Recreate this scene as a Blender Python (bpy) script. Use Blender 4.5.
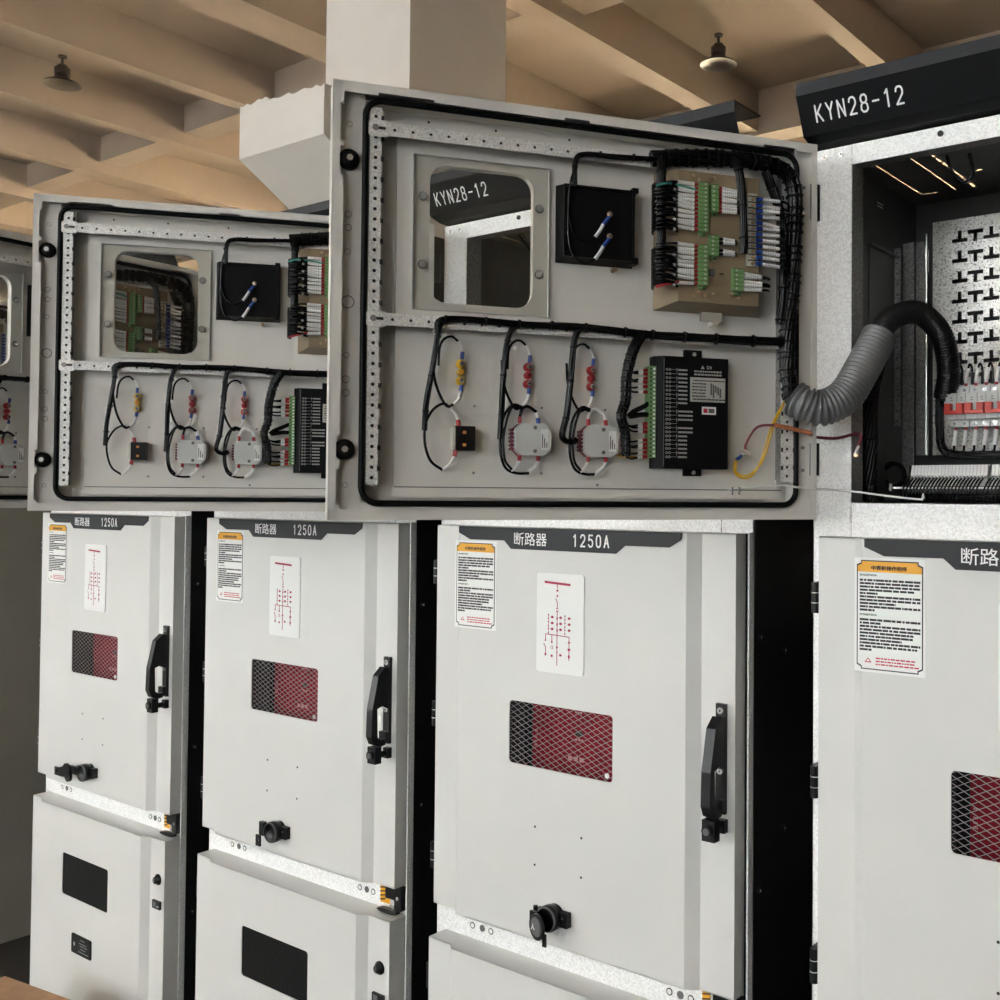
import bpy, math, random
from mathutils import Vector, Matrix
random.seed(7)
for o in list(bpy.data.objects): bpy.data.objects.remove(o)
SC = bpy.context.scene
COL = SC.collection
# ------------------------------------------------------------------ camera
cam = bpy.data.cameras.new('camera'); cam.sensor_width = 36; cam.lens = 36*1.0573
cam.shift_x = -0.1361; cam.shift_y = -0.0278; cam.clip_start = .02; cam.clip_end = 200
co = bpy.data.objects.new('camera', cam); COL.objects.link(co); SC.camera = co
yaw, pitch, roll = .625, .0226, .007
cy, sy, cp, sp, cr, sr = math.cos(yaw), math.sin(yaw), math.cos(pitch), math.sin(pitch), math.cos(roll), math.sin(roll)
fwd = Vector((-sy*cp, cy*cp, sp)); right0 = Vector((cy, sy, 0)); up0 = Vector((sy*sp, -cy*sp, cp))
rt = right0*cr + up0*sr; up = up0*cr - right0*sr
co.matrix_world = Matrix(((rt.x, up.x, -fwd.x, .8257), (rt.y, up.y, -fwd.y, -1.6719), (rt.z, up.z, -fwd.z, 1.5161), (0, 0, 0, 1)))
# ------------------------------------------------------------------ light
w = bpy.data.worlds.new('world'); SC.world = w; w.use_nodes = True
w.node_tree.nodes['Background'].inputs[0].default_value = (.75, .85, 1, 1)
w.node_tree.nodes['Background'].inputs[1].default_value = .6
SC.view_settings.view_transform = 'Standard'; SC.view_settings.look = 'None'
SC.view_settings.gamma = 1; SC.view_settings.exposure = 1.50; SC.view_settings.use_curve_mapping = False
def area(name, loc, rot, sx, sz, power, color):
    l = bpy.data.lights.new(name, 'AREA'); l.shape = 'RECTANGLE'; l.size = sx; l.size_y = sz
    l.energy = power; l.color = color
    o = bpy.data.objects.new(name, l); COL.objects.link(o); o.location = loc; o.rotation_euler = rot; return o
# daylight entering by the tall windows behind the photographer and by the windows of the far wall
FRONT_WIN_AND_FILL = [(-13.5, 1350), (-9.5, 1500), (-5.5, 1350), (-1.5, 950), (2.5, 620)]  # rightmost one is an unseen fill added to brighten the open doors' insides
for x, p in FRONT_WIN_AND_FILL:
    area('window_and_fill_light', (x, -8.85, 2.9), (math.radians(90), 0, math.radians(180)), 3.0, 3.6, p, (.945, .975, 1))
BACK_WIN = [-18.0, -13.4, -8.8, -4.2]
for x in BACK_WIN:
    area('window_and_fill_light', (x, 15.85, 3.4), (math.radians(90), 0, 0), 3.4, 3.0, 8500, (1, .86, .62))

# ------------------------------------------------------------------ materials
M = {}
def mat(name, col, rough=.5, metal=0., noise=None, bump=None, coat=0, spec=.5, emit=None, alpha=None, trans=None):
    m = bpy.data.materials.new(name); m.use_nodes = True; nt = m.node_tree; b = nt.nodes['Principled BSDF']
    b.inputs['Base Color'].default_value = (*col, 1); b.inputs['Roughness'].default_value = rough
    b.inputs['Metallic'].default_value = metal; b.inputs['Specular IOR Level'].default_value = spec
    tc = nt.nodes.new('ShaderNodeTexCoord')
    if noise:
        sc, amt, det = noise
        n = nt.nodes.new('ShaderNodeTexNoise'); n.inputs['Scale'].default_value = sc; n.inputs['Detail'].default_value = det
        nt.links.new(tc.outputs['Object'], n.inputs['Vector'])
        mr = nt.nodes.new('ShaderNodeMapRange'); mr.inputs['From Min'].default_value = .3; mr.inputs['From Max'].default_value = .7
        mr.inputs['To Min'].default_value = 1-amt; mr.inputs['To Max'].default_value = 1+amt
        nt.links.new(n.outputs['Fac'], mr.inputs['Value'])
        mx = nt.nodes.new('ShaderNodeVectorMath'); mx.operation = 'SCALE'; mx.inputs[0].default_value = col
        nt.links.new(mr.outputs['Result'], mx.inputs['Scale']); nt.links.new(mx.outputs[0], b.inputs['Base Color'])
    if bump:
        sc, st, dist = bump
        n = nt.nodes.new('ShaderNodeTexNoise'); n.inputs['Scale'].default_value = sc; n.inputs['Detail'].default_value = 2
        nt.links.new(tc.outputs['Object'], n.inputs['Vector'])
        bp = nt.nodes.new('ShaderNodeBump'); bp.inputs['Strength'].default_value = st; bp.inputs['Distance'].default_value = dist
        nt.links.new(n.outputs['Fac'], bp.inputs['Height']); nt.links.new(bp.outputs[0], b.inputs['Normal'])
    if coat: b.inputs['Coat Weight'].default_value = coat
    if alpha is not None: b.inputs['Alpha'].default_value = alpha
    if emit: b.inputs['Emission Color'].default_value = (*emit[0], 1); b.inputs['Emission Strength'].default_value = emit[1]
    M[name] = m; return m
mat('paint', (.70, .695, .67), .42, noise=(6, .015, 2), bump=(420, .12, .0006))
mat('paint_inside_lit', (.78, .755, .705), .42, noise=(8, .04, 3), bump=(380, .15, .0008))  # door paint again, lightened to put missing light into the inside faces
def galv(name, base, rough, amt, metal=.75, sc=150):
    m = mat(name, base, rough, metal); nt = m.node_tree; b = nt.nodes['Principled BSDF']
    tc = nt.nodes.new('ShaderNodeTexCoord')
    v = nt.nodes.new('ShaderNodeTexVoronoi'); v.inputs['Scale'].default_value = sc
    n = nt.nodes.new('ShaderNodeTexNoise'); n.inputs['Scale'].default_value = sc*2.2; n.inputs['Detail'].default_value = 3
    nt.links.new(tc.outputs['Object'], v.inputs['Vector']); nt.links.new(tc.outputs['Object'], n.inputs['Vector'])
    sep = nt.nodes.new('ShaderNodeSeparateColor'); nt.links.new(v.outputs['Color'], sep.inputs[0])
    ad = nt.nodes.new('ShaderNodeMath'); ad.operation = 'ADD'; nt.links.new(sep.outputs[0], ad.inputs[0]); nt.links.new(n.outputs['Fac'], ad.inputs[1])
    mr = nt.nodes.new('ShaderNodeMapRange'); mr.inputs['From Min'].default_value = .35; mr.inputs['From Max'].default_value = 1.6
    mr.inputs['To Min'].default_value = 1-amt; mr.inputs['To Max'].default_value = 1+amt*.5
    nt.links.new(ad.outputs[0], mr.inputs['Value'])
    mx = nt.nodes.new('ShaderNodeVectorMath'); mx.operation = 'SCALE'; mx.inputs[0].default_value = base
    nt.links.new(mr.outputs['Result'], mx.inputs['Scale']); nt.links.new(mx.outputs[0], b.inputs['Base Color'])
    mr2 = nt.nodes.new('ShaderNodeMapRange'); mr2.inputs['To Min'].default_value = rough-.1; mr2.inputs['To Max'].default_value = rough+.15
    nt.links.new(sep.outputs[1], mr2.inputs['Value']); nt.links.new(mr2.outputs['Result'], b.inputs['Roughness'])
galv('galvanised', (.97, .97, .96), .45, .20, .08, 330)
galv('galvanised_strip', (.92, .91, .88), .38, .30, .3, 520)
galv('galvanised_shaded', (.30, .295, .28), .5, .5, .4, 330)  # darker galvanised copy, shade put into the colour of returns and inner parts
galv('galvanised_plate', (.74, .72, .68), .35, .30, .5, 380)
mat('black_sheet', (.012, .012, .012), .5, spec=.35, bump=(300, .1, .0006))
mat('visor_black', (.004, .0042, .005), .5, spec=.12)
mat('visor_edge', (.020, .021, .024), .5, spec=.2)
mat('liner', (.085, .085, .08), .5, noise=(20, .2, 3))
mat('rubber_and_shade', (.004, .004, .004), .45, spec=.15)
mat('black_plastic', (.007, .007, .0075), .35, spec=.3)
mat('black_box', (.004, .004, .0045), .5, spec=.15)
mat('cable', (.0035, .0035, .004), .25, spec=.3)
mat('grey_hose', (.16, .16, .16), .38)
mat('black_hose', (.006, .006, .0065), .32, spec=.4)
mat('header', (.036, .037, .040), .5, spec=.2)
mat('white_ink', (.92, .92, .9), .5)
mat('pale_ink', (.42, .42, .40), .5)
mat('black_ink_and_shade', (.02, .02, .02), .6)
mat('grey_ink', (.12, .12, .12), .6)
mat('sticker_white', (.86, .86, .84), .4)
mat('orange', (.85, .40, .01), .4)
mat('red_ink', (.55, .02, .06), .5)
mat('mimic_red', (.38, .01, .05), .5)
mat('pink_ink', (.45, .2, .22), .5)
mat('red_panel', (.19, .003, .012), .5, spec=.15, noise=(30, .15, 2))
mat('mesh_wire', (.40, .36, .36), .45, .3)
mat('white_sleeve', (.93, .92, .90), .45)
mat('red_plastic', (.42, .012, .018), .4)
mat('toggle_red', (.72, .03, .008), .35)
mat('blue_plastic', (.015, .06, .30), .4)
mat('yellow_plastic', (.75, .45, .01), .35)
mat('green_plastic', (.17, .33, .12), .4)
mat('teal', (.05, .32, .25), .5)
mat('tan_plate', (.27, .20, .12), .5, noise=(15, .06, 3))
mat('ivory', (.6, .58, .5), .4)
mat('light_grey_and_glint', (.58, .59, .57), .4)
mat('dark_red', (.16, .015, .03), .4)
mat('steel', (.85, .84, .82), .22, .7)
mat('brass', (.55, .40, .25), .3, .9)
mat('copper', (.75, .28, .14), .35, .7, noise=(400, .5, 2))
mat('silver_label', (.52, .52, .49), .35, .2)
mat('orange_screw', (.60, .22, .05), .4)
mat('card', (.46, .27, .15), .8, noise=(25, .12, 4))
mat('lamp_dark', (.05, .035, .025), .5)
mat('lamp_inner', (.15, .12, .09), .4)
mat('concrete', (.36, .285, .225), .85, noise=(1.2, .06, 6), bump=(25, .2, .01))
mat('pillar_paint', (.78, .735, .68), .8, noise=(4, .02, 5), bump=(60, .15, .003))
mat('wall_paint', (.32, .285, .24), .85, noise=(1.0, .05, 4))
mat('floor_paint', (.022, .02, .019), .55, noise=(2, .1, 5))
mat('mat_rubber', (.014, .014, .013), .6, noise=(8, .2, 4))
mat('enclosure_grey', (.36, .345, .30), .55, noise=(3, .06, 4))
mat('glass_pane', (.9, .95, 1), .05)
# acrylic: mostly see-through with a thin gloss
m = bpy.data.materials.new('acrylic'); m.use_nodes = True; nt = m.node_tree; nt.nodes.clear()
out = nt.nodes.new('ShaderNodeOutputMaterial'); mix = nt.nodes.new('ShaderNodeMixShader'); mix.inputs[0].default_value = .06
tr = nt.nodes.new('ShaderNodeBsdfTransparent'); tr.inputs[0].default_value = (.93, .93, .92, 1)
gl = nt.nodes.new('ShaderNodeBsdfGlossy'); gl.inputs['Roughness'].default_value = .04
nt.links.new(tr.outputs[0], mix.inputs[1]); nt.links.new(gl.outputs[0], mix.inputs[2]); nt.links.new(mix.outputs[0], out.inputs[0]); M['acrylic'] = m
# punched black sheet for the lower viewing windows
m = mat('punched', (.02, .02, .02), .5, spec=.08); nt = m.node_tree; tc = nt.nodes.new('ShaderNodeTexCoord')
mp = nt.nodes.new('ShaderNodeMapping'); mp.inputs['Rotation'].default_value = (0, math.radians(45), 0); nt.links.new(tc.outputs['Object'], mp.inputs[0])
ck = nt.nodes.new('ShaderNodeTexChecker'); ck.inputs['Scale'].default_value = 230; ck.inputs[1].default_value = (.020, .020, .020, 1); ck.inputs[2].default_value = (.003, .003, .003, 1)
nt.links.new(mp.outputs[0], ck.inputs[0]); nt.links.new(ck.outputs[0], nt.nodes['Principled BSDF'].inputs['Base Color'])

# ------------------------------------------------------------------ mesh builder
class MB:
    def __init__(s): s.v = []; s.f = []; s.m = []; s.sm = []
    def add(s, vs, fs, m, smooth=False):
        k = len(s.v); s.v += [tuple(v) for v in vs]
        for f in fs: s.f.append([i+k for i in f]); s.m.append(m); s.sm.append(smooth)
        return s
    def box(s, a, b, m):
        x0, y0, z0 = [min(a[i], b[i]) for i in range(3)]; x1, y1, z1 = [max(a[i], b[i]) for i in range(3)]
        vs = [(x0, y0, z0), (x1, y0, z0), (x1, y1, z0), (x0, y1, z0), (x0, y0, z1), (x1, y0, z1), (x1, y1, z1), (x0, y1, z1)]
        return s.add(vs, [(0, 3, 2, 1), (4, 5, 6, 7), (0, 1, 5, 4), (1, 2, 6, 5), (2, 3, 7, 6), (3, 0, 4, 7)], m)
    def prism(s, poly, axis, a, b, m):     # poly 2D in the two axes left over (x,y)->z, (x,z)->y, (y,z)->x
        n = len(poly)
        def P(p, t): return {'z': (p[0], p[1], t), 'y': (p[0], t, p[1]), 'x': (t, p[0], p[1])}[axis]
        vs = [P(p, a) for p in poly]+[P(p, b) for p in poly]
        return s.add(vs, [tuple(range(n))[::-1], tuple(range(n, 2*n))]+[(i, (i+1) % n, n+(i+1) % n, n+i) for i in range(n)], m)
    def frustum(s, r0, y0, r1, y1, m):     # rectangles (x0,x1,z0,z1) at two y
        def R(r, y): return [(r[0], y, r[2]), (r[1], y, r[2]), (r[1], y, r[3]), (r[0], y, r[3])]
        return s.add(R(r0, y0)+R(r1, y1), [(0, 1, 2, 3), (7, 6, 5, 4), (0, 4, 5, 1), (1, 5, 6, 2), (2, 6, 7, 3), (3, 7, 4, 0)], m)
    def cyl(s, p, q, r, m, n=14, r2=None, caps=True):
        p, q = Vector(p), Vector(q); d = (q-p).normalized(); a = d.orthogonal().normalized(); b = d.cross(a)
        r2 = r if r2 is None else r2
        vs = [p+(a*math.cos(2*math.pi*i/n)+b*math.sin(2*math.pi*i/n))*r for i in range(n)]
        vs += [q+(a*math.cos(2*math.pi*i/n)+b*math.sin(2*math.pi*i/n))*r2 for i in range(n)]
        s.add(vs, [(i, (i+1) % n, n+(i+1) % n, n+i) for i in range(n)], m, n > 8)
        if caps: s.add(vs, [tuple(range(n))[::-1], tuple(range(n, 2*n))], m)
        return s
    def lathe(s, c, axis, prof, m, n=24):  # prof [(r, h)]
        c = Vector(c); d = Vector(axis).normalized(); a = d.orthogonal().normalized(); b = d.cross(a)
        vs = []
        for r, h in prof: vs += [c+d*h+(a*math.cos(2*math.pi*i/n)+b*math.sin(2*math.pi*i/n))*r for i in range(n)]
        fs = [(j*n+i, j*n+(i+1) % n, (j+1)*n+(i+1) % n, (j+1)*n+i) for j in range(len(prof)-1) for i in range(n)]
        return s.add(vs, fs, m, True)
    def tube(s, pts, r, m, n=8, ring=None):
        pts = [Vector(p) for p in pts]; N = len(pts); vs = []
        t0 = (pts[1]-pts[0]).normalized(); a = t0.orthogonal().normalized()
        for i, p in enumerate(pts):
            t = (pts[min(i+1, N-1)]-pts[max(i-1, 0)]).normalized()
            a = (a-t*a.dot(t)).normalized(); b = t.cross(a); rr = r[i] if isinstance(r, (list, tuple)) else r
            vs += [p+(a*math.cos(2*math.pi*k/n)+b*math.sin(2*math.pi*k/n))*rr for k in range(n)]
        s.add(vs, [(j*n+i, j*n+(i+1) % n, (j+1)*n+(i+1) % n, (j+1)*n+i) for j in range(N-1) for i in range(n)], m, True)
        s.add(vs, [tuple(range(n))[::-1], tuple(range((N-1)*n, N*n))], m)
        return s
    def shape(s, sh, fn, m):               # flat mesh (verts, faces) put in place by fn
        return s.add([fn(v) for v in sh[0]], sh[1], m)
    def build(s, name, parent=None, loc=None):
        me = bpy.data.meshes.new(name); me.from_pydata(s.v, [], s.f)
        names = []
        for k in s.m:
            if k not in names: names.append(k)
        for k in names: me.materials.append(M[k])
        idx = {k: i for i, k in enumerate(names)}
        me.polygons.foreach_set('material_index', [idx[k] for k in s.m]); me.polygons.foreach_set('use_smooth', s.sm); me.update()
        o = bpy.data.objects.new(name, me); COL.objects.link(o)
        if parent: o.parent = parent
        if loc: o.location = loc
        return o
def spline(pts, k=8):
    P = [Vector(p) for p in pts]; P = [P[0]*2-P[1]]+P+[P[-1]*2-P[-2]]; out = []
    for i in range(1, len(P)-2):
        for j in range(k):
            t = j/k; a, b, c, d = P[i-1], P[i], P[i+1], P[i+2]
            out.append(.5*((2*b)+(c-a)*t+(2*a-5*b+4*c-d)*t*t+(3*b-a-3*c+d)*t**3))
    return out+[P[-2]]
def _conv(cu):
    o = bpy.data.objects.new('t', cu); COL.objects.link(o); bpy.context.view_layer.update()
    dg = bpy.context.evaluated_depsgraph_get(); me = bpy.data.meshes.new_from_object(o.evaluated_get(dg))
    r = ([tuple(v.co) for v in me.vertices], [tuple(p.vertices) for p in me.polygons])
    bpy.data.objects.remove(o); bpy.data.meshes.remove(me); bpy.data.curves.remove(cu); return r
_tc = {}
def text(t, bold=0.):
    if (t, bold) in _tc: return _tc[(t, bold)]
    cu = bpy.data.curves.new('t', 'FONT'); cu.body = t; cu.size = 1; cu.offset = bold; cu.resolution_u = 3
    _tc[(t, bold)] = _conv(cu); return _tc[(t, bold)]
def plate(loops, th):
    cu = bpy.data.curves.new('p', 'CURVE'); cu.dimensions = '2D'; cu.fill_mode = 'BOTH'; cu.extrude = th/2
    for lp in loops:
        sp_ = cu.splines.new('POLY'); sp_.points.add(len(lp)-1)
        for i, p in enumerate(lp): sp_.points[i].co = (p[0], p[1], 0, 1)
        sp_.use_cyclic_u = True
    return _conv(cu)
def rrect(x0, x1, z0, z1, r, n=5):
    o = []
    for cx, cz, a in ((x1-r, z1-r, 0), (x0+r, z1-r, 90), (x0+r, z0+r, 180), (x1-r, z0+r, 270)):
        for i in range(n+1):
            t = math.radians(a+90*i/n); o.append((cx+r*math.cos(t), cz+r*math.sin(t)))
    return o
def ngon(x, z, r, n=8): return [(x+r*math.cos(2*math.pi*i/n), z+r*math.sin(2*math.pi*i/n)) for i in range(n)]
def fit(mb, sh, x0, x1, z0, z1, y, m, mirror=False, dz=None):   # text stretched into a rectangle on a plane y
    xs = [v[0] for v in sh[0]]; ys = [v[1] for v in sh[0]]; a, b, c, d = min(xs), max(xs), min(ys), max(ys)
    def f(v):
        t = (v[0]-a)/(b-a); q = (v[1]-c)/(d-c)
        X = x1-(x1-x0)*t if mirror else x0+(x1-x0)*t
        Yy = y if dz is None else y+dz*q
        return (X, Yy, z0+(z1-z0)*q)
    mb.shape(sh, f, m)
GL = {'K': [[(0, 0), (0, 1)], [(1, 1), (0, .38)], [(.28, .55), (1, 0)]], 'Y': [[(0, 1), (.5, .48), (1, 1)], [(.5, .48), (.5, 0)]], 'N': [[(0, 0), (0, 1), (1, 0), (1, 1)]],
  '2': [[(.02, .76), (.1, .92), (.3, 1), (.7, 1), (.92, .9), (1, .74), (.94, .56), (0, 0), (1, 0)]], '8': [[(.3, .53), (.08, .64), (.06, .86), (.3, 1), (.7, 1), (.94, .86), (.92, .64), (.7, .53), (.3, .53), (.04, .40), (0, .14), (.28, 0), (.72, 0), (1, .14), (.96, .40), (.7, .53)]],
  '-': [[(.05, .5), (.95, .5)]], '1': [[(.2, .80), (.55, 1), (.55, 0)]], '5': [[(.92, 1), (.14, 1), (.08, .56), (.35, .64), (.72, .62), (.96, .46), (1, .26), (.9, .08), (.65, 0), (.3, 0), (.02, .16)]],
  '0': [[(.3, 1), (.7, 1), (.95, .84), (1, .5), (.95, .16), (.7, 0), (.3, 0), (.05, .16), (0, .5), (.05, .84), (.3, 1)]], 'A': [[(0, 0), (.5, 1), (1, 0)], [(.18, .34), (.82, .34)]]}
def strokes(mb, t, x0, x1, z0, z1, y, m, w_, dz=0., gap=.42):
    n = len(t); cw = (x1-x0)/(n+(n-1)*gap); ins = w_/2
    for i, ch in enumerate(t):
        cx_ = x0+i*cw*(1+gap)
        for pl in GL[ch]:
            P = [Vector((cx_+ins+(cw-2*ins)*a, z0+ins+(z1-z0-2*ins)*b)) for a, b in pl]
            f = lambda q, e: (q.x, y+dz*(q.y-z0)/(z1-z0)-e, q.y)
            for a, b in zip(P[:-1], P[1:]):
                d_ = (b-a).normalized(); nn = Vector((-d_.y, d_.x))*w_/2
                mb.add([f(a+nn, 0), f(b+nn, 0), f(b-nn, 0), f(a-nn, 0)], [(3, 2, 1, 0)], m)
            for a in P: mb.add([f(a+Vector((math.cos(k_*math.pi/4), math.sin(k_*math.pi/4)))*w_/2, .00005) for k_ in range(8)], [tuple(range(8))], m)
def empty(name, loc=(0, 0, 0), rz=0, label=None, cat=None, group=None):
    o = bpy.data.objects.new(name, None); COL.objects.link(o); o.location = loc; o.rotation_euler = (0, 0, rz); o.empty_display_size = .1
    if label: o['label'] = label
    if cat: o['category'] = cat
    if group: o['group'] = group
    return o
def tag(o, label=None, cat=None, group=None, kind=None):
    for k, v in (('label', label), ('category', cat), ('group', group), ('kind', kind)):
        if v: o[k] = v
    return o
def copy_tree(o, parent=None):
    c = o.copy(); COL.objects.link(c); c.parent = parent
    for ch in list(o.children): copy_tree(ch, c)
    return c
# ------------------------------------------------------------------ the hall
H0, HS = 5.81, 6.30
XL, XR, YF, YB = -24.0, 12.0, -9.0, 16.0
FZ = -.10    # floor level; heights are measured from the cabinets' lower reference line, .1 m above the floor
MB().box((XL, YF, FZ-.1), (XR, YB, FZ), 'floor_paint').build('floor')['kind'] = 'structure'
MB().box((XL, YF, HS), (XR, YB, HS+.2), 'concrete').build('ceiling')['kind'] = 'structure'
def wall(name, axis, pos, a, b, openings, th=.25):
    lp = [[(a, FZ), (b, FZ), (b, HS), (a, HS)]]+[[(x0, z0), (x1, z0), (x1, z1), (x0, z1)] for x0, x1, z0, z1 in openings]
    sh = plate(lp, th); mb = MB()
    mb.shape(sh, (lambda v: (v[0], pos+v[2], v[1])) if axis == 'y' else (lambda v: (pos+v[2], v[0], v[1])), 'wall_paint')
    o = mb.build(name); o['kind'] = 'structure'; return o
wall('wall_front', 'y', YF-.125, XL, XR, [(x-1.55, x+1.55, 1.05, 4.75) for x, p in FRONT_WIN_AND_FILL])  # rightmost opening goes with the added fill light
wall('wall_back', 'y', YB+.125, XL, XR, [(x-1.75, x+1.75, 1.85, 4.95) for x in BACK_WIN])
wall('wall_left', 'x', XL-.125, YF, YB, []); wall('wall_right', 'x', XR+.125, YF, YB, [])
k = 0
for x, w_, z0, z1, y in [(x, 1.55, 1.05, 4.75, YF-.05) for x, p in FRONT_WIN_AND_FILL]+[(x, 1.75, 1.85, 4.95, YB+.05) for x in BACK_WIN]:
    k += 1; mb = MB()
    for i in range(4):
        xx = x-w_+2*w_*i/3; mb.box((xx-.03, y-.03, z0), (xx+.03, y+.03, z1), 'light_grey_and_glint')
    for i in range(4):
        zz = z0+(z1-z0)*i/3; mb.box((x-w_, y-.025, zz-.03), (x+w_, y+.025, zz+.03), 'light_grey_and_glint')
    mb.build('window_%d' % k)['kind'] = 'structure'
k = 0
RIBS = [(-17.5, -17.3), (-15.6, -15.4), (-13.50, -13.30), (-11.50, -11.30), (-9.68, -9.48), (-5.51, -5.25), (-3.44, -3.25), (-1.4, -1.2), (.65, .85), (2.7, 2.9)]
for x0, x1 in RIBS:
    k += 1; MB().box((x0, YF, H0), (x1, YB, HS), 'concrete').build('trim_%d' % k)['kind'] = 'structure'
k += 1; MB().box((-7.60, YF, 5.70), (-7.11, YB, HS), 'concrete').build('trim_%d' % k)['kind'] = 'structure'
for y0, y1, z0 in ((5.55, 5.88, 5.96), (9.15, 9.5, 5.77)):
    k += 1; MB().box((XL, y0, z0), (XR, y1, HS), 'concrete').build('trim_%d' % k)['kind'] = 'structure'
# square pillar with its bracket
mb = MB().box((-5.90, 3.5, FZ), (-4.95, 4.51, HS), 'pillar_paint')
o = mb.build('trim_pillar'); tag(o, kind='structure')
o.name = 'pillar'; tag(o, 'square white concrete pillar rising behind the cabinets to the ceiling beams', 'pillar')
YC, ZB, ZA = 2.76, 3.91, 3.45
nx = 22; xs = [-5.90+.95*i/nx for i in range(nx+1)]
rag = [4.295-.055*i/nx+random.uniform(-.012, .012)+(.02 if i in (5, 6, 7) else 0) for i in range(nx+1)]
mb = MB()
mb.add([(x, YC, ZB) for x in xs]+[(x, YC, z) for x, z in zip(xs, rag)], [(i, i+1, nx+2+i, nx+1+i) for i in range(nx)], 'pillar_paint')
mb.add([(x, YC, z) for x, z in zip(xs, rag)]+[(x, 3.5, z) for x, z in zip(xs, rag)], [(i, i+1, nx+2+i, nx+1+i) for i in range(nx)], 'pillar_paint')
for x, z in ((-5.90, rag[0]), (-4.95, rag[-1])): mb.add([(x, YC, ZB), (x, 3.5, ZA), (x, 3.5, z), (x, YC, z)], [(0, 1, 2, 3)], 'pillar_paint')
mb.add([(-5.90, YC, ZB), (-4.95, YC, ZB), (-4.95, 3.5, ZA), (-5.90, 3.5, ZA)], [(0, 1, 2, 3)], 'pillar_paint')
mb.build('bracket', o)
# pendant lamps
def pendant(loc, label):
    t = empty('pendant_lamp', loc, 0, label, 'lamp', 'bell pendant lamps under the ceiling')
    mb = MB().cyl((0, 0, 0), (0, 0, -.02), .045, 'lamp_dark').cyl((0, 0, -.02), (0, 0, -.11), .014, 'lamp_dark')
    mb.build('rod', t)
    mb = MB().lathe((0, 0, -.10), (0, 0, -1), [(.0, 0), (.045, .0), (.065, .03), (.07, .05), (.07, .12), (.075, .12), (.075, .15)], 'lamp_dark', 20)
    for i in range(4): mb.cyl((0, 0, -.14-.018*i), (0, 0, -.148-.018*i), .08, 'lamp_dark', 20)
    mb.build('housing', t)
    mb = MB().lathe((0, 0, -.23), (0, 0, -1), [(.07, 0), (.085, .02), (.12, .045), (.17, .065), (.19, .085), (.192, .09)], 'lamp_dark', 32)
    mb.lathe((0, 0, -.23), (0, 0, -1), [(.19, .09), (.168, .07), (.118, .05), (.08, .03), (.0, .028)], 'lamp_inner', 32)
    mb.build('lamp_shade', t)
    return t
pendant((-11.03, 3.95, HS), 'dark bell pendant lamp hanging under the ceiling, leftmost, above the left open door')
pendant((-4.85, 7.6, HS), 'dark bell pendant lamp hanging to the right of the pillar, nearest the black visors')
pendant((-7.82, 3.88, HS), 'dark bell pendant lamp half hidden by the beam left of the pillar')

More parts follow.
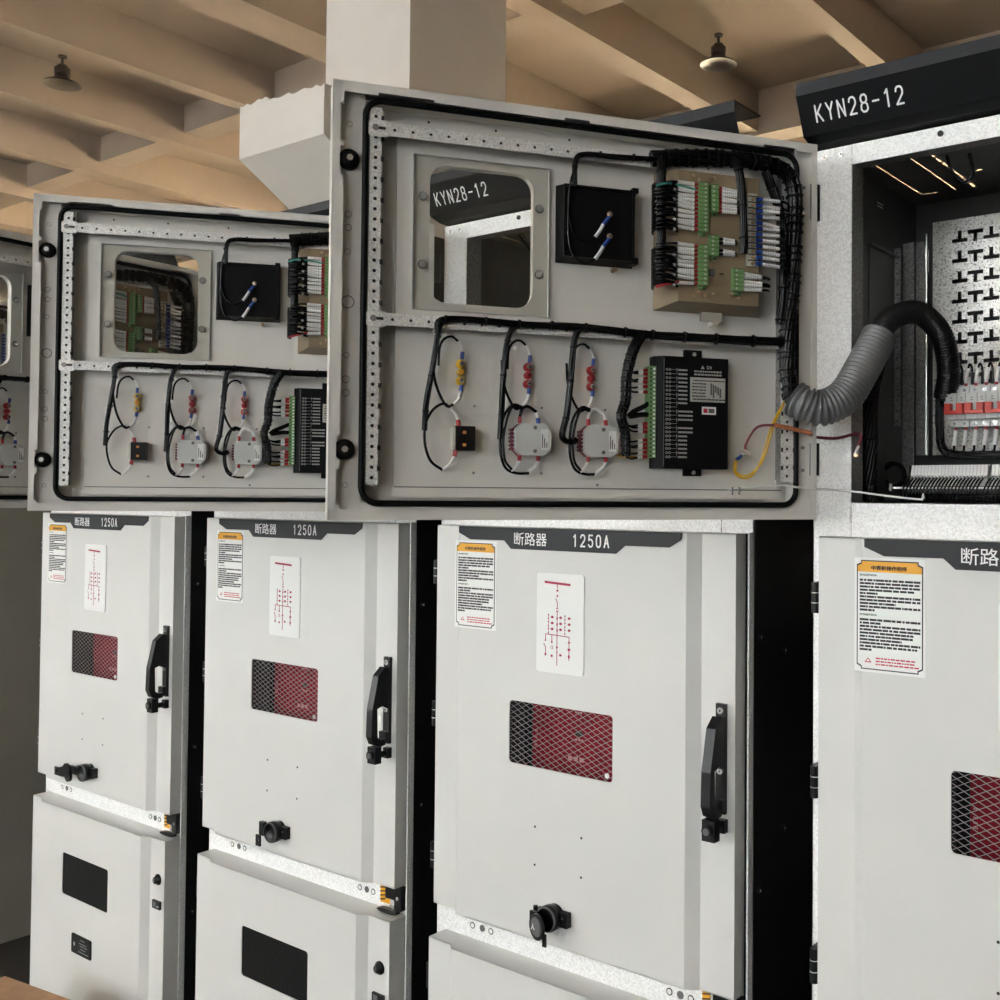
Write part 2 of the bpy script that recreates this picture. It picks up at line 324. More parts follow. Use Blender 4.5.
# ------------------------------------------------------------------ switchgear cabinet
GAP_AB, GAP_BC, GAP_CD = .1187, .0836, .114
XA = 0.; XB = XA-.8-GAP_AB; XC = XB-.8-GAP_BC; XD = XC-.8-GAP_CD
HX, HY = .0387, -.0675
def V(x, y, z): return (x, y, z)
def make_cabinet():
    R = empty('switchgear_cabinet', (0, 0, 0))
    # galvanised frame: posts, head, rails
    mb = MB(); g = 'galvanised'
    for x0, x1 in ((0, .0705), (.733, .80)):
        mb.box((x0, 0, FZ), (x1, .002, 2.1206), g)
        mb.box((x0 if x0 == 0 else .7985, .0, .0), (.0015 if x0 == 0 else .80, .003, 2.1206), g)
        xi = x1 if x0 == 0 else x0
        mb.box((xi-.001, .0, 0), (xi+.001, .045, 2.12), 'galvanised_shaded')
    mb.box((.7965, -.014, -.05), (.80, .0, 1.452), g); mb.box((.7878, -.006, -.05), (.7905, .0, 1.45), 'rubber_and_shade')  # edge lip, and a black strip painting the shade in the door gap
    mb.box((.0715, -.001, 2.0864), (.732, .003, 2.1206), g); mb.box((.0715, .0, 2.0864), (.732, .03, 2.0884), 'galvanised_shaded')
    mb.box((.0715, -.001, 1.440), (.732, .003, 1.5088), g); mb.box((.0715, -.001, 1.5068), (.732, .03, 1.5088), g)
    mb.box((.0625, -.002, .50), (.74, .003, .66), g)
    mb.box((.0, .005, FZ), (.8, .03, -.04), 'black_sheet')
    for x, z in ((.02, 2.107), (.05, 2.107)):
        mb.cyl((x, 0, z), (x, -.002, z), .0045, 'steel', 8); mb.cyl((x, -.002, z), (x, -.0024, z), .002, 'black_ink_and_shade', 8)
    mb.cyl((.226, 0, 2.1085), (.226, -.0035, 2.1085), .005, 'black_plastic', 10)
    mb.cyl((.60, 0, 2.1085), (.60, -.0035, 2.1085), .005, 'black_plastic', 10)
    for x in (.113, .141, .167, .626, .650, .674):
        mid = x in (.141, .650)
        mb.cyl((x, -.002, .586), (x, -.003, .586), .0075 if mid else .006, 'grey_ink' if mid else 'white_sleeve', 12)
        if not mid: mb.lathe((x, -.003, .586), (0, -1, 0), [(.007, .0), (.007, .0006), (.0052, .0006)], 'black_ink_and_shade', 12)
    mb.build('frame', R)
    # black side sheets
    for x, s in ((.80, 1), (0, -1)):
        mb = MB().box((x, .003, FZ), (x+s*.0015, 1.4, 2.1206), 'black_sheet')
        for y, z in ((.022, 1.262), (.022, .806), (.022, .35), (.116, 1.228), (.116, .895), (.116, .45)):
            mb.lathe((x+s*.0015, y, z), (s, 0, 0), [(.0065, 0), (.006, .002), (.003, .0035), (0, .004)], 'black_plastic', 12)
            mb.cyl((x+s*.005, y, z), (x+s*.0058, y, z), .0022, 'light_grey_and_glint', 6)  # pale dot painted on as the screw head's highlight
        mb.build('side_panel', R)
    MB().box((.0, 1.4, FZ), (.8, 1.402, 2.12), 'black_sheet').build('rear_panel', R)
    # lined low-voltage compartment
    mb = MB(); L = 'liner'
    mb.box((.0285, .045, 1.50), (.030, .405, 2.116), L); mb.box((.770, .045, 1.50), (.7715, .405, 2.116), L)
    mb.box((.03, .403, 1.50), (.77, .405, 2.116), L); mb.box((.03, .031, 1.495), (.77, .405, 1.50), 'galvanised_shaded')
    sl = [[(x_-w_, a), (x_+w_, a), (x_+w_, b), (x_-w_, b)] for x_, a, b, w_ in [(.068, .102, .333, .0016), (.1345, .10, .334, .0016)]+[(.171, .102+.030*i, .124+.030*i, .0024) for i in range(8)]]+[[(.205, .238), (.216, .238), (.216, .243), (.205, .243)], [(.073, .3295), (.10, .3325), (.10, .3355), (.073, .3325)]]
    mb.shape(plate([[(.03, .031), (.77, .031), (.77, .405), (.03, .405)]]+sl, .0006), lambda v: (v[0], v[1], 2.1135+v[2]), L)
    mb.build('compartment_liner', R)
    mb = MB().shape(plate([[(0, .003), (.8, .003), (.8, 1.4), (0, 1.4)], [(.03, .06), (.40, .06), (.40, .46), (.03, .46)]], .003), lambda v: (v[0], v[1], 2.1200+v[2]), 'black_sheet'); mb.build('roof', R)
    # slanted black visor on the roof with its name
    pr = [(.022, 2.123), (-.018, 2.126), (-.0443, 2.134), (-.073, 2.1955), (-.0732, 2.2162), (.022, 2.2162)]
    inn = [(.022, 2.2142), (-.0712, 2.2142), (-.071, 2.196), (-.0430, 2.1358), (-.018, 2.128), (.022, 2.125)]
    mb = MB(); a0, a1 = .001, .799; P = pr+inn; n = len(P)
    vs = [(a0, *p) for p in P]+[(a1, *p) for p in P]
    for i in range(n):
        j = (i+1) % n; m_ = 'visor_edge' if i == 3 else 'visor_black'
        mb.add([vs[i], vs[j], vs[n+j], vs[n+i]], [(0, 1, 2, 3)], m_)
    for off in (0, n):
        for i in range(5):
            a, b = i, i+1; c, d = n-1-i, n-2-i
            mb.add([vs[off+a], vs[off+b], vs[off+d], vs[off+c]], [(0, 1, 2, 3)], 'visor_black')
    vis = mb.build('visor', R)
    mb = MB(); y0 = -.0443-.0007; dy = -.0287; 
    z0, z1 = 2.1508, 2.1768; f0 = (z0-2.134)/.0615; f1 = (z1-2.134)/.0615
    strokes(mb, 'KYN28-12', .030, .186, z0-.0005, z1+.001, y0+dy*f0, 'white_ink', .0030, dz=dy*(f1-f0)); mb.build('lettering', vis)
    return R
def door_body(mb, z0, z1, ys, yr, holes, m='paint'):
    lp = [[(.115, z0), (.692, z0), (.692, z1), (.115, z1)]]+holes
    sh = plate(lp, .002); mb.shape(sh, lambda v: (v[0], yr+.001-v[2], v[1]), m)
    mb.prism([(.030, 0-.002), (.030, ys), (.096, ys), (.115, yr), (.115, yr+.002), (.097, ys+.002), (.032, ys+.002), (.032, -.002)], 'z', z0, z1, m)
    mb.prism([(.787, -.002), (.787, ys), (.716, ys), (.692, yr), (.692, yr+.002), (.715, ys+.002), (.785, ys+.002), (.785, -.002)], 'z', z0, z1, m)
    cap = [(.03, -.002), (.03, ys), (.096, ys), (.115, yr), (.692, yr), (.716, ys), (.787, ys), (.787, -.002)]
    mb.prism(cap, 'z', z1-.0015, z1, m); mb.prism(cap, 'z', z0, z0+.0015, m)
def sticker(mb, x0, z0, y):
    X = lambda a: x0+a*.120; Z = lambda a: z0+a*.185
    mb.box((X(0), y, Z(0)), (X(1), y-.0006, Z(1)), 'sticker_white')
    def notched(i, c, zb=0):
        a, b, lo, hi = i, 1-i, zb if zb else i*.65, 1-i*.65; c2 = c*.65
        if zb: return [(X(a), Z(lo)), (X(b), Z(lo)), (X(b), Z(hi-c2)), (X(b-c), Z(hi-c2*.6)), (X(b-c), Z(hi)), (X(a+c), Z(hi)), (X(a+c), Z(hi-c2*.6)), (X(a), Z(hi-c2))]
        return [(X(a), Z(lo+c2)), (X(a+c), Z(lo+c2*.5)), (X(a+c), Z(lo)), (X(b-c), Z(lo)), (X(b-c), Z(lo+c2*.5)), (X(b), Z(lo+c2)), (X(b), Z(hi-c2)), (X(b-c), Z(hi-c2*.6)), (X(b-c), Z(hi)), (X(a+c), Z(hi)), (X(a+c), Z(hi-c2*.6)), (X(a), Z(hi-c2))]
    mb.prism(notched(.035, .06), 'y', y-.0006, y-.0009, 'black_ink_and_shade')
    mb.prism(notched(.05, .06), 'y', y-.0009, y-.0012, 'sticker_white')
    mb.prism(notched(.05, .06, .875), 'y', y-.0012, y-.0015, 'orange')
    for e in (-.0004, 0, .0004): fit(mb, text('中置柜操作程序', 0.), X(.25)+e, X(.75)+e, Z(.893), Z(.932)+e*.5, y-.0017-abs(e), 'black_ink_and_shade')
    for e in (-.00025, .00025): fit(mb, text('送电操作程序:', 0.), X(.08)+e, X(.33)+e, Z(.838), Z(.857), y-.0014-abs(e)*.5-e*.2, 'black_ink_and_shade')
    for e in (-.00025, .00025): fit(mb, text('停电操作程序:', 0.), X(.08)+e, X(.33)+e, Z(.492), Z(.511), y-.0014-abs(e)*.5-e*.2, 'black_ink_and_shade')
    rs = random.Random(3)
    for top, rows in ((.812, [1, 1, 1, .9, .3, 1, 1, .6, 1, .25]), (.466, [1, .35, 1, 1, .9, .88, .7, 1, .95, .2])):
        for i, ln in enumerate(rows):
            z = Z(top-i*.0290); x = .08
            while x < .08+.84*ln:
                w = rs.uniform(.02, .13); w = min(w, .08+.85*ln-x)
                if w > .008: mb.box((X(x), y-.0012, z), (X(x+w), y-.0014, z-.0034), 'black_ink_and_shade')
                x += w+rs.choice((.006, .008, .014))
    mb.prism([(X(.15), Z(.085)), (X(.25), Z(.085)), (X(.20), Z(.128))], 'y', y-.0012, y-.0014, 'red_ink')
    mb.prism([(X(.172), Z(.093)), (X(.228), Z(.093)), (X(.20), Z(.118))], 'y', y-.0014, y-.0016, 'sticker_white')
    for i in range(3):
        x = .31
        while x < .86:
            w = rs.uniform(.02, .07); mb.box((X(x), y-.0012, Z(.132-i*.026)), (X(x+w), y-.0014, Z(.132-i*.026)-.0022), 'red_ink'); x += w+.012
def mimic(mb, x0, z0, y):
    W, Hh = .121, .197; X = lambda a: x0+a*W; Z = lambda a: z0+(1-a)*Hh; r = 'mimic_red'; t = y-.002
    mb.shape(plate([rrect(x0, x0+W, z0, z0+Hh, .006)], .002), lambda v: (v[0], y-.001-v[2], v[1]), 'sticker_white')
    def ln(a, b, c, d, w=.0016):
        p, q = Vector((X(a), Z(b))), Vector((X(c), Z(d))); dd = (q-p).normalized(); nn = Vector((-dd.y, dd.x))*w/2
        mb.prism([p+nn, q+nn, q-nn, p-nn], 'y', t, t-.0003, r)
    def dot(a, b, w=.0052, h=.0048): mb.prism(ngon(0, 0, 1, 8) and [(X(a)+w/2*math.cos(k*math.pi/4), Z(b)+h/2*math.sin(k*math.pi/4)) for k in range(8)], 'y', t, t-.0004, r)
    ln(.17, .09, .72, .105, .0045); ln(.445, .1, .445, .15); dot(.445, .17); dot(.445, .225, .004, .005)
    ln(.41, .25, .445, .29); ln(.445, .29, .445, .345); dot(.445, .35, .005, .003)
    ln(.42, .37, .445, .385); ln(.47, .37, .445, .385); ln(.445, .385, .445, .92)
    for a in (.26, .61):
        for b in (.42, .455, .49, .53, .56, .60): dot(a, b, .003, .004)
        ln(a, .42, a, .60, .0007)
    for b in (.45, .51, .57):
        for a in (.34, .52, .70): dot(a, b-.01, .0075, .0055)
        dot(.445, b, .004, .006)
    ln(.20, .615, .70, .625, .0016); ln(.20, .615, .20, .68); dot(.195, .68, .004, .003); ln(.16, .71, .20, .75); ln(.20, .75, .20, .83); dot(.2, .82, .005, .006)
    ln(.335, .62, .335, .70); dot(.335, .69, .004, .006); mb.lathe((X(.335), t, Z(.745)), (0, -1, 0), [(.0035, 0), (.0035, .0004), (.0026, .0004)], r, 10); dot(.335, .83, .005, .006)
    dot(.445, .74, .005, .005); dot(.445, .79, .003, .005); dot(.52, .815, .007, .005)
    ln(.70, .625, .70, .86); dot(.70, .68, .006, .004); dot(.70, .75, .007, .006); dot(.70, .82, .005, .008)
def make_lower(R):
    # breaker compartment: red barrier seen through the mesh window
    mb = MB().box((.03, .009, .63), (.77, .0105, 1.44), 'black_sheet').box((.272, .006, .92), (.60, .009, 1.16), 'red_panel')
    mb.box((.25, .0065, .92), (.2715, .009, 1.16), 'black_box')
    mb.shape(([(math.cos(i*math.pi/6)*.011, math.sin(i*math.pi/6)*.006, 0) for i in range(12)], [tuple(range(12))]), lambda v: (.397+v[0], .0055, 1.035+v[1]), 'black_ink_and_shade')
    for x, z, w, h in ((.386, 1.020, .024, .004), (.386, 1.075, .02, .004), (.368, .978, .045, .009), (.277, .995, .008, .003), (.277, 1.003, .007, .003), (.277, 1.011, .008, .003), (.277, 1.025, .01, .003)):
        for i in range(3): mb.box((x+w*i/3, .0057, z), (x+w*(i+.7)/3, .006, z+h), 'pink_ink')
    mb.build('barrier_panel', R)['label'] = 'dark red panel behind the mesh window'
    # middle (breaker) door
    mb = MB(); win = rrect(.262, .527, .970, 1.097, .008)
    door_body(mb, .627, 1.450, -.0394, -.055, [win])
    for x in (.334, .453):
        for z in (.852, .776): mb.cyl((x, -.055, z), (x, -.0555, z), .0026, 'black_ink_and_shade', 8)
    d = mb.build('breaker_door', R)
    mb = MB().prism([(.114, 1.449), (.114, 1.436), (.148, 1.422), (.245, 1.4225), (.264, 1.406), (.533, 1.406), (.554, 1.422), (.655, 1.422), (.681, 1.437), (.683, 1.449)], 'y', -.0552, -.058, 'header')
    mb.build('header_plate', d)
    mb = MB(); fit(mb, text('断路器', .005), .273, .361, 1.4140, 1.4405, -.0584, 'white_ink'); mb.build('lettering', d)
    mb = MB(); strokes(mb, '1250A', .427, .518, 1.4155, 1.4410, -.0584, 'white_ink', .0034); mb.build('lettering', d)
    mb = MB(); sticker(mb, .102, 1.234, -.055); mb.build('instruction_label', d)
    mb = MB(); mimic(mb, .335, 1.164, -.055); mb.build('mimic_diagram_plate', d)
    # expanded metal in the viewing window
    mb = MB(); x0, x1, z0, z1 = .262, .527, .970, 1.097; sl = .52; pz = .0118; wd = .0009; y = -.0505
    c = z0-(x1-x0)*sl
    while c < z1+(x1-x0)*sl:
        for s in (1, -1):
            # line z = c + s*sl*(x-xm)
            xm = x0 if s == 1 else x1
            pts = []
            for x in (x0, x1): pts.append((x, c+s*sl*(x-xm)))
            (xa, za), (xb, zb) = pts
            def clip(xa, za, xb, zb):
                for lim, up_ in ((z0, 0), (z1, 1)):
                    ina = za <= lim if up_ else za >= lim; inb = zb <= lim if up_ else zb >= lim
                    if not ina and not inb: return None
                    if ina != inb:
                        t = (lim-za)/(zb-za); xi = xa+(xb-xa)*t
                        if not ina: xa, za = xi, lim
                        else: xb, zb = xi, lim
                return xa, za, xb, zb
            r = clip(xa, za, xb, zb)
            if r and abs(r[2]-r[0]) > .002:
                xa, za, xb, zb = r
                mb.prism([(xa, za-wd/2), (xb, zb-wd/2), (xb, zb+wd/2), (xa, za+wd/2)], 'y', y, y-.0008, 'mesh_wire')
        c += pz
    mb.cyl((.513, -.052, .981), (.513, -.0545, .981), .005, 'white_sleeve', 10)
    mb.build('window_mesh', d)
    # lift handle
    mb = MB(); b = 'black_plastic'
    mb.box((.751, -.0394, .952), (.771, -.047, 1.147), b)
    for z in (1.135, 1.028):
        mb.cyl((.761, -.047, z), (.761, -.0495, z), .006, 'steel', 10); mb.cyl((.761, -.0495, z), (.761, -.0498, z), .0022, 'black_ink_and_shade', 6)
    for z in (1.095, 1.077): mb.cyl((.762, -.047, z), (.762, -.0478, z), .002, 'steel', 6)
    mb.prism([(-.047, 1.122), (-.058, 1.126), (-.078, 1.108), (-.094, 1.035), (-.096, .975), (-.088, .957), (-.070, .949), (-.055, .952), (-.055, .964), (-.070, .964), (-.078, .971), (-.080, 1.035), (-.066, 1.040), (-.047, 1.030)], 'x', .751, .770, b)
    mb.box((.750, -.047, .958), (.772, -.058, .980), b)
    h = mb.build('door_handle', d); h['label'] = 'black lift handle with lock'
    mb = MB().box((.750, -.072, .914), (.776, -.090, .951), b).cyl((.763, -.090, .933), (.763, -.096, .933), .0105, b, 16).cyl((.763, -.096, .933), (.763, -.098, .933), .0065, 'grey_ink', 12).cyl((.763, -.0394, .930), (.763, -.08, .930), .0075, b, 12)
    mb.box((.758, -.052, .920), (.773, -.0394, .943), b); mb.build('lock', d)
    # three hinges
    for z0, z1 in ((1.320, 1.372), (1.008, 1.062), (.698, .755)):
        mb = MB().cyl((.019, -.030, z0), (.019, -.030, z1), .0075, b, 12)
        for f in (.33, .66): mb.cyl((.019, -.030, z0+(z1-z0)*f-.0008), (.019, -.030, z0+(z1-z0)*f+.0008), .0079, 'light_grey_and_glint', 12)
        mb.box((.012, -.028, z0), (.034, .0, z1), b); mb.build('hinge', R)
    # hazard sticker and interlock on the rail
    mb = MB().box((.699, -.002, .570), (.716, -.0035, .616), 'orange').box((.716, -.002, .570), (.735, -.0035, .582), 'orange')
    for i in range(5): mb.prism([(.699, .574+.009*i), (.716, .578+.009*i), (.716, .581+.009*i), (.699, .577+.009*i)], 'y', -.0035, -.004, 'black_ink_and_shade')
    mb.build('hazard_sticker', R)['label'] = 'yellow and black striped sticker'
    mb = MB().box((.728, -.014, .588), (.775, -.002, .614), b).box((.765, -.020, .570), (.787, -.002, .622), b).cyl((.776, -.022, .598), (.776, -.020, .598), .004, 'steel', 8)
    mb.shape(([(math.cos(i*math.pi/8)*.034, math.sin(i*math.pi/8)*.0055, 0) for i in range(16)]+[(math.cos(i*math.pi/8)*.034, math.sin(i*math.pi/8)*.0055, 1) for i in range(16)], [tuple(range(16)), tuple(range(16, 32))]+[(i, (i+1) % 16, 16+(i+1) % 16, 16+i) for i in range(16)]), lambda v: (.744+v[0], -.012-.012*v[2], .563+v[1]), b)
    mb.box((.74, -.01, .568), (.765, -.002, .586), 'steel'); mb.build('interlock', R)
    # lower (cable) door
    mb = MB(); w2 = rrect(.256, .520, .305, .429, .008)
    door_body(mb, -.05, .558, -.052, -.068, [w2]); d2 = mb.build('cable_door', R)
    MB().box((.250, -.0645, .300), (.526, -.0635, .434), 'punched').build('window_mesh', d2)
    mb = MB().shape(plate([rrect(.324, .437, .149, .205, .005)], .003), lambda v: (v[0], -.0695-v[2], v[1]), 'black_plastic')
    mb.shape(([(math.cos(i*math.pi/8)*.004, math.sin(i*math.pi/8)*.006, 0) for i in range(16)], [tuple(range(16))]), lambda v: (.342+v[0], -.0713, .176+v[1]), 'white_sleeve')
    for z, a, b_ in ((.193, .375, .40), (.183, .37, .41), (.176, .375, .415), (.167, .375, .405), (.158, .365, .425)):
        x = a
        while x < b_: mb.box((x, -.0708, z), (x+.004, -.0713, z+.0022), 'pale_ink'); x += .0055
    mb.build('nameplate', d2)
    mb = MB().lathe((.757, -.052, .449), (0, -1, 0), [(.015, 0), (.015, .003), (.011, .005), (.009, .012), (.0, .012)], 'black_plastic', 20)
    mb.box((.7555, -.0645, .441), (.7585, -.065, .457), 'grey_ink'); mb.build('lock', d2)
    mb = MB().box((.737, -.0525, .370), (.775, -.058, .392), 'black_plastic').box((.742, -.058, .374), (.756, -.0585, .388), 'grey_ink').box((.760, -.058, .376), (.770, -.0585, .379), 'pale_ink')
    mb.build('tag', d2)
    for z0, z1 in ((.44, .495), (.12, .175)):
        MB().cyl((.019, -.038, z0), (.019, -.038, z1), .0075, 'black_plastic', 12).box((.012, -.036, z0), (.034, .0, z1), 'black_plastic').build('hinge', R)

# ------------------------------------------------------------------ instrument door (local: x along door from hinge, y into the tray, z up)
def make_idoor(R, th):
    PI_ = 'paint_inside_lit'; zb, zt, W = 1.4792, 2.108, .7831
    mb = MB(); win = rrect(.4810, .6400, 1.8035, 2.011, .026)
    sh = plate([[(0, zb), (W, zb), (W, zt), (0, zt)], win], .002); mb.shape(sh, lambda v: (v[0], -.045+v[2], v[1]), PI_)
    # mounting sheet in front of the skin
    sh = plate([[(.050, 1.528), (.6885, 1.528), (.6885, 2.066), (.050, 2.066)], win], .0115); mb.shape(sh, lambda v: (v[0], -.0362+v[2], v[1]), PI_)
    # rim
    t = .0015; f = .0125
    mb.box((0, -.045, zb), (t, 0, zt), PI_); mb.box((W-t, -.045, zb), (W, 0, zt), PI_); mb.box((0, -.045, zt-t), (W, 0, zt), PI_); mb.box((0, -.045, zb), (W, 0, zb+t), PI_)
    mb.box((0, -.0015, zb), (f-.002, 0, zt), PI_); mb.box((W-f+.002, -.0015, zb), (W, 0, zt), PI_)
    mb.box((0, -.0015, zt-f+.001), (W, 0, zt), PI_); mb.box((0, -.0015, zb), (W, 0, zb+f-.001), PI_)
    for a, b in ((.0, .04), (.10, .40), (.44, .64), (.72, W)): mb.box((a, -.0015, zt-f-.003), (b, 0, zt-f+.0015), PI_); mb.box((a, -.0015, zb+f-.0015), (b, 0, zb+f+.003), PI_)
    for a, b in ((zb, 1.50), (1.552, 1.565), (1.60, 1.972), (2.014, 2.022), (2.075, zt)): mb.box((W-f-.003, -.0015, a), (W-f+.0025, 0, b), PI_)
    # inner channel all round and the walls of the tray
    cs = -.016
    mb.box((.737, cs-.002, zb), (W-t, cs, zt), PI_); mb.box((t, cs-.002, zb), (.034, cs, zt), PI_)
    mb.box((.034, cs-.002, zb), (.737, cs, 1.506), PI_)
    mb.box((.7365, -.045, 1.506), (.738, cs, 2.088), PI_); mb.box((.033, -.045, 1.506), (.0345, cs, 2.088), PI_)
    mb.box((.034, -.045, 1.505), (.737, cs, 1.5065), PI_); mb.box((.034, -.045, 2.0875), (.737, cs, 2.089), PI_)
    mb.box((.05, -.031, 1.5265), (.688, -.0295, 1.5280), 'grey_ink')
    # hanging lip under the sheet
    mb.box((.05, -.034, 1.512), (.690, -.030, 1.5262), PI_)
    for u, z, r in ((.7584, 2.051, .004), (.7587, 1.9199, .0052), (.7585, 1.9005, .0052), (.7588, 1.8656, .0045), (.7579, 1.7929, .0095), (.7589, 1.7161, .0045), (.7592, 1.6811, .0055), (.7589, 1.6618, .0055), (.7584, 1.5293, .004)):
        mb.lathe((u, cs, z), (0, 1, 0), [(r, 0), (r, .0004), (r*.86, .0004), (r*.86, 0)], 'grey_ink', 14)
    for u in (.643, .541, .424): mb.cyl((u, -.030, 2.073), (u, -.0296, 2.073), .002, 'black_ink_and_shade', 6)
    for u, z in ((.5699, 1.6502), (.5702, 1.5494), (.4651, 1.6512), (.4652, 1.5502), (.3623, 1.6514), (.3741, 1.5332)):
        mb.cyl((u, -.0305, z), (u, -.028, z), .0022, 'steel', 6)
    d = mb.build('instrument_door', R, (HX, HY, 0)); d.rotation_euler = (0, 0, -th)
    # gasket
    mb = MB(); pts = []
    for u, z, a in ((.728, 1.514, 0), (.728, 2.080, 0), (.0385, 2.080, 0), (.0385, 1.514, 0)): pts.append((u, z))
    lp = rrect(.033, .7365, 1.503, 2.0885, .024, 6); path = [(u, -.0105, z) for u, z in lp]; path.append(path[0])
    mb.tube(path, .0048, 'rubber_and_shade', 8); mb.build('gasket', d)
    # perforated upright strips
    def pstrip(u0, u1, z0, z1, s, horizontal, pitch, r, m_, start=.010, stop=None):
        loops = [[(u0, z0), (u1, z0), (u1, z1), (u0, z1)]]; a = (u0 if horizontal else z0)+start; e = stop if stop else ((u1 if horizontal else z1)-.006)
        while a < e:
            loops.append(ngon(a, (z0+z1)/2, r, 8) if horizontal else ngon((u0+u1)/2, a, r, 8)); a += pitch
        return plate(loops, .0015)
    for u0, u1, z0, z1, nm in ((.7135, .7305, 1.530, 2.078, 1), (.038, .0612, 1.541, 2.05, 2)):
        mb = MB(); mb.shape(pstrip(u0, u1, z0, z1, 0, False, .0150, .0028, ''), lambda v: (v[0], -.0105+v[2], v[1]), 'galvanised_strip')
        for i in range(18):
            z = z0+.02+i*.030
            if z < z1-.012: mb.box((u0-.0035 if nm == 1 else u0, -.012, z), (u0+.001, -.0095, z+.007), 'black_ink_and_shade')
            if nm == 2 and z < z1-.012: mb.box((u1-.004, -.0097, z), (u1, -.0095, z+.007), 'black_ink_and_shade')
        mb.box((u0+.002, -.014, z0+.001), (u1-.002, -.0125, z1-.001), 'black_ink_and_shade'); mb.box((u0, -.030, z0), (u0+.0015, -.011, z1), 'galvanised_shaded'); mb.box((u1-.0015, -.030, z0), (u1, -.011, z1), 'galvanised_shaded')  # black sheet behind the holes paints in their shade
        mb.build('perforated_strip', d)
    # cross strips carrying the looms
    for z0, z1, u0, st in ((2.0365, 2.0555, .12, .46), (1.7605, 1.7785, .062, .62)):
        mb = MB(); mb.shape(pstrip(u0, .722, z0, z1, 0, True, .0262, .0024, '', start=(.722-u0) % .0262+.0262*2), lambda v: (v[0], -.004+v[2], v[1]), 'galvanised_strip')
        mb.shape(plate([rrect(.705, .733, z0-.003, z1+.002, .004), ngon(.7245, (z0+z1)/2, .0035)], .0015), lambda v: (v[0], -.0025+v[2], v[1]), 'galvanised_strip')
        mb.box((u0, -.028, z1-.0015), (.712, -.0045, z1), 'galvanised_shaded'); mb.box((u0+.002, -.007, z0+.001), (.712, -.0062, z1-.001), 'black_ink_and_shade')  # black backing again colours the holes as if in shade
        mb.cyl((.7235, -.004, (z0+z1)/2), (.7235, .001, (z0+z1)/2), .005, 'steel', 6); mb.box((.709, -.0015, (z0+z1)/2-.002), (.72, -.0008, (z0+z1)/2+.002), 'black_ink_and_shade')
        mb.build('mounting_strip', d)
    # acrylic window pane with four nuts
    mb = MB().shape(plate([rrect(.4572, .665, 1.7917, 2.0225, .002)], .003), lambda v: (v[0], -.0280+v[2], v[1]), 'acrylic')
    mb.build('window_pane', d)
    mb = MB().box((.4567, -.0300, 1.7917), (.4576, -.0243, 2.0225), 'light_grey_and_glint').box((.6646, -.0300, 1.7917), (.6655, -.0243, 2.0225), 'light_grey_and_glint').box((.4572, -.0300, 1.7912), (.665, -.0243, 1.7920), 'light_grey_and_glint').box((.4572, -.0300, 2.0222), (.665, -.0243, 2.0230), 'light_grey_and_glint')  # pale strips paint the light caught along the acrylic's edges
    mb.build('pane_edge_glint', d)
    for u, z in ((.6505, 1.9602), (.6506, 1.8583), (.4722, 1.9584), (.4722, 1.8566)):
        MB().cyl((u, -.0265, z), (u, -.0255, z), .0068, 'black_ink_and_shade', 14).cyl((u, -.0255, z), (u, -.0242, z), .0056, 'steel', 14).cyl((u, -.0245, z), (u, -.020, z), .0045, 'steel', 6).cyl((u, -.020, z), (u, -.017, z), .0022, 'steel', 8).build('nut', d)
    # black meter housing
    mb = MB().frustum((.3185, .4455, 1.8785, 1.9985), -.0300, (.3245, .4395, 1.884, 1.9955), -.006, 'black_box')
    mb.box((.3245, -.006, 1.884), (.3275, -.001, 1.9955), 'black_box').box((.4365, -.006, 1.884), (.4395, -.001, 1.9955), 'black_box').box((.3245, -.006, 1.884), (.4395, -.001, 1.887), 'black_box').box((.3245, -.006, 1.9925), (.4395, -.001, 1.9955), 'black_box')
    mb.box((.3185, -.02, 1.992), (.3285, .0, 2.0), 'black_box').box((.3185, -.02, 1.880), (.3285, .0, 1.890), 'black_box')
    mb.cyl((.352, -.028, 1.872), (.352, -.012, 1.872), .0035, 'brass', 8)
    mb.build('meter_housing', d)
    for z in (1.953, 1.9187):
        e = (.368, .005, z); f_ = (.391, .004, z-.037)
        mb = MB().lathe(e, (0, 1, 0), [(.0045, -.001), (.0045, .001), (.002, .001)], 'brass', 12).cyl(e, (.368, .0075, z), .0022, 'steel', 8)
        mid = (.3725, .005, z-.008); m2 = (.3785, .005, z-.017)
        mb.cyl((.3685, .005, z-.004), m2, .003, 'blue_plastic', 8); mb.tube(spline([m2, (.384, .005, z-.027), f_], 4), .0029, 'white_sleeve', 8)
        mb.tube(spline([f_, (.405, .003, z-.045), (.425, .002, z-.035), (.434, .002, z-.002), (.4325, .004, 1.99), (.425, .006, 2.02)], 5), .0017, 'cable', 6)
        mb.build('meter_wire', d)
    # tan control unit
    mb = MB().frustum((.094, .282, 1.8145, 2.037), -.030, (.1185, .2590, 1.8235, 2.031), .020, 'tan_plate')
    for u, z in ((.235, 2.024), (.199, 2.024), (.225, 2.018), (.21, 2.018), (.235, 1.832), (.224, 1.839), (.214, 1.834), (.20, 1.838), (.155, 1.834), (.165, 1.838)):
        mb.cyl((u, .020, z), (u, .0225, z), .0028, 'brass', 8)
    mb.box((.196, .020, 1.866), (.207, .0206, 1.878), 'grey_ink'); mb.box((.181, .020, 1.870), (.188, .0204, 1.8725), 'black_ink_and_shade')
    mb.box((.168, -.020, 1.80), (.205, -.012, 1.815), 'steel'); mb.cyl((.185, -.02, 1.797), (.185, .0, 1.797), .006, 'steel', 8)
    mb.build('control_unit', d)
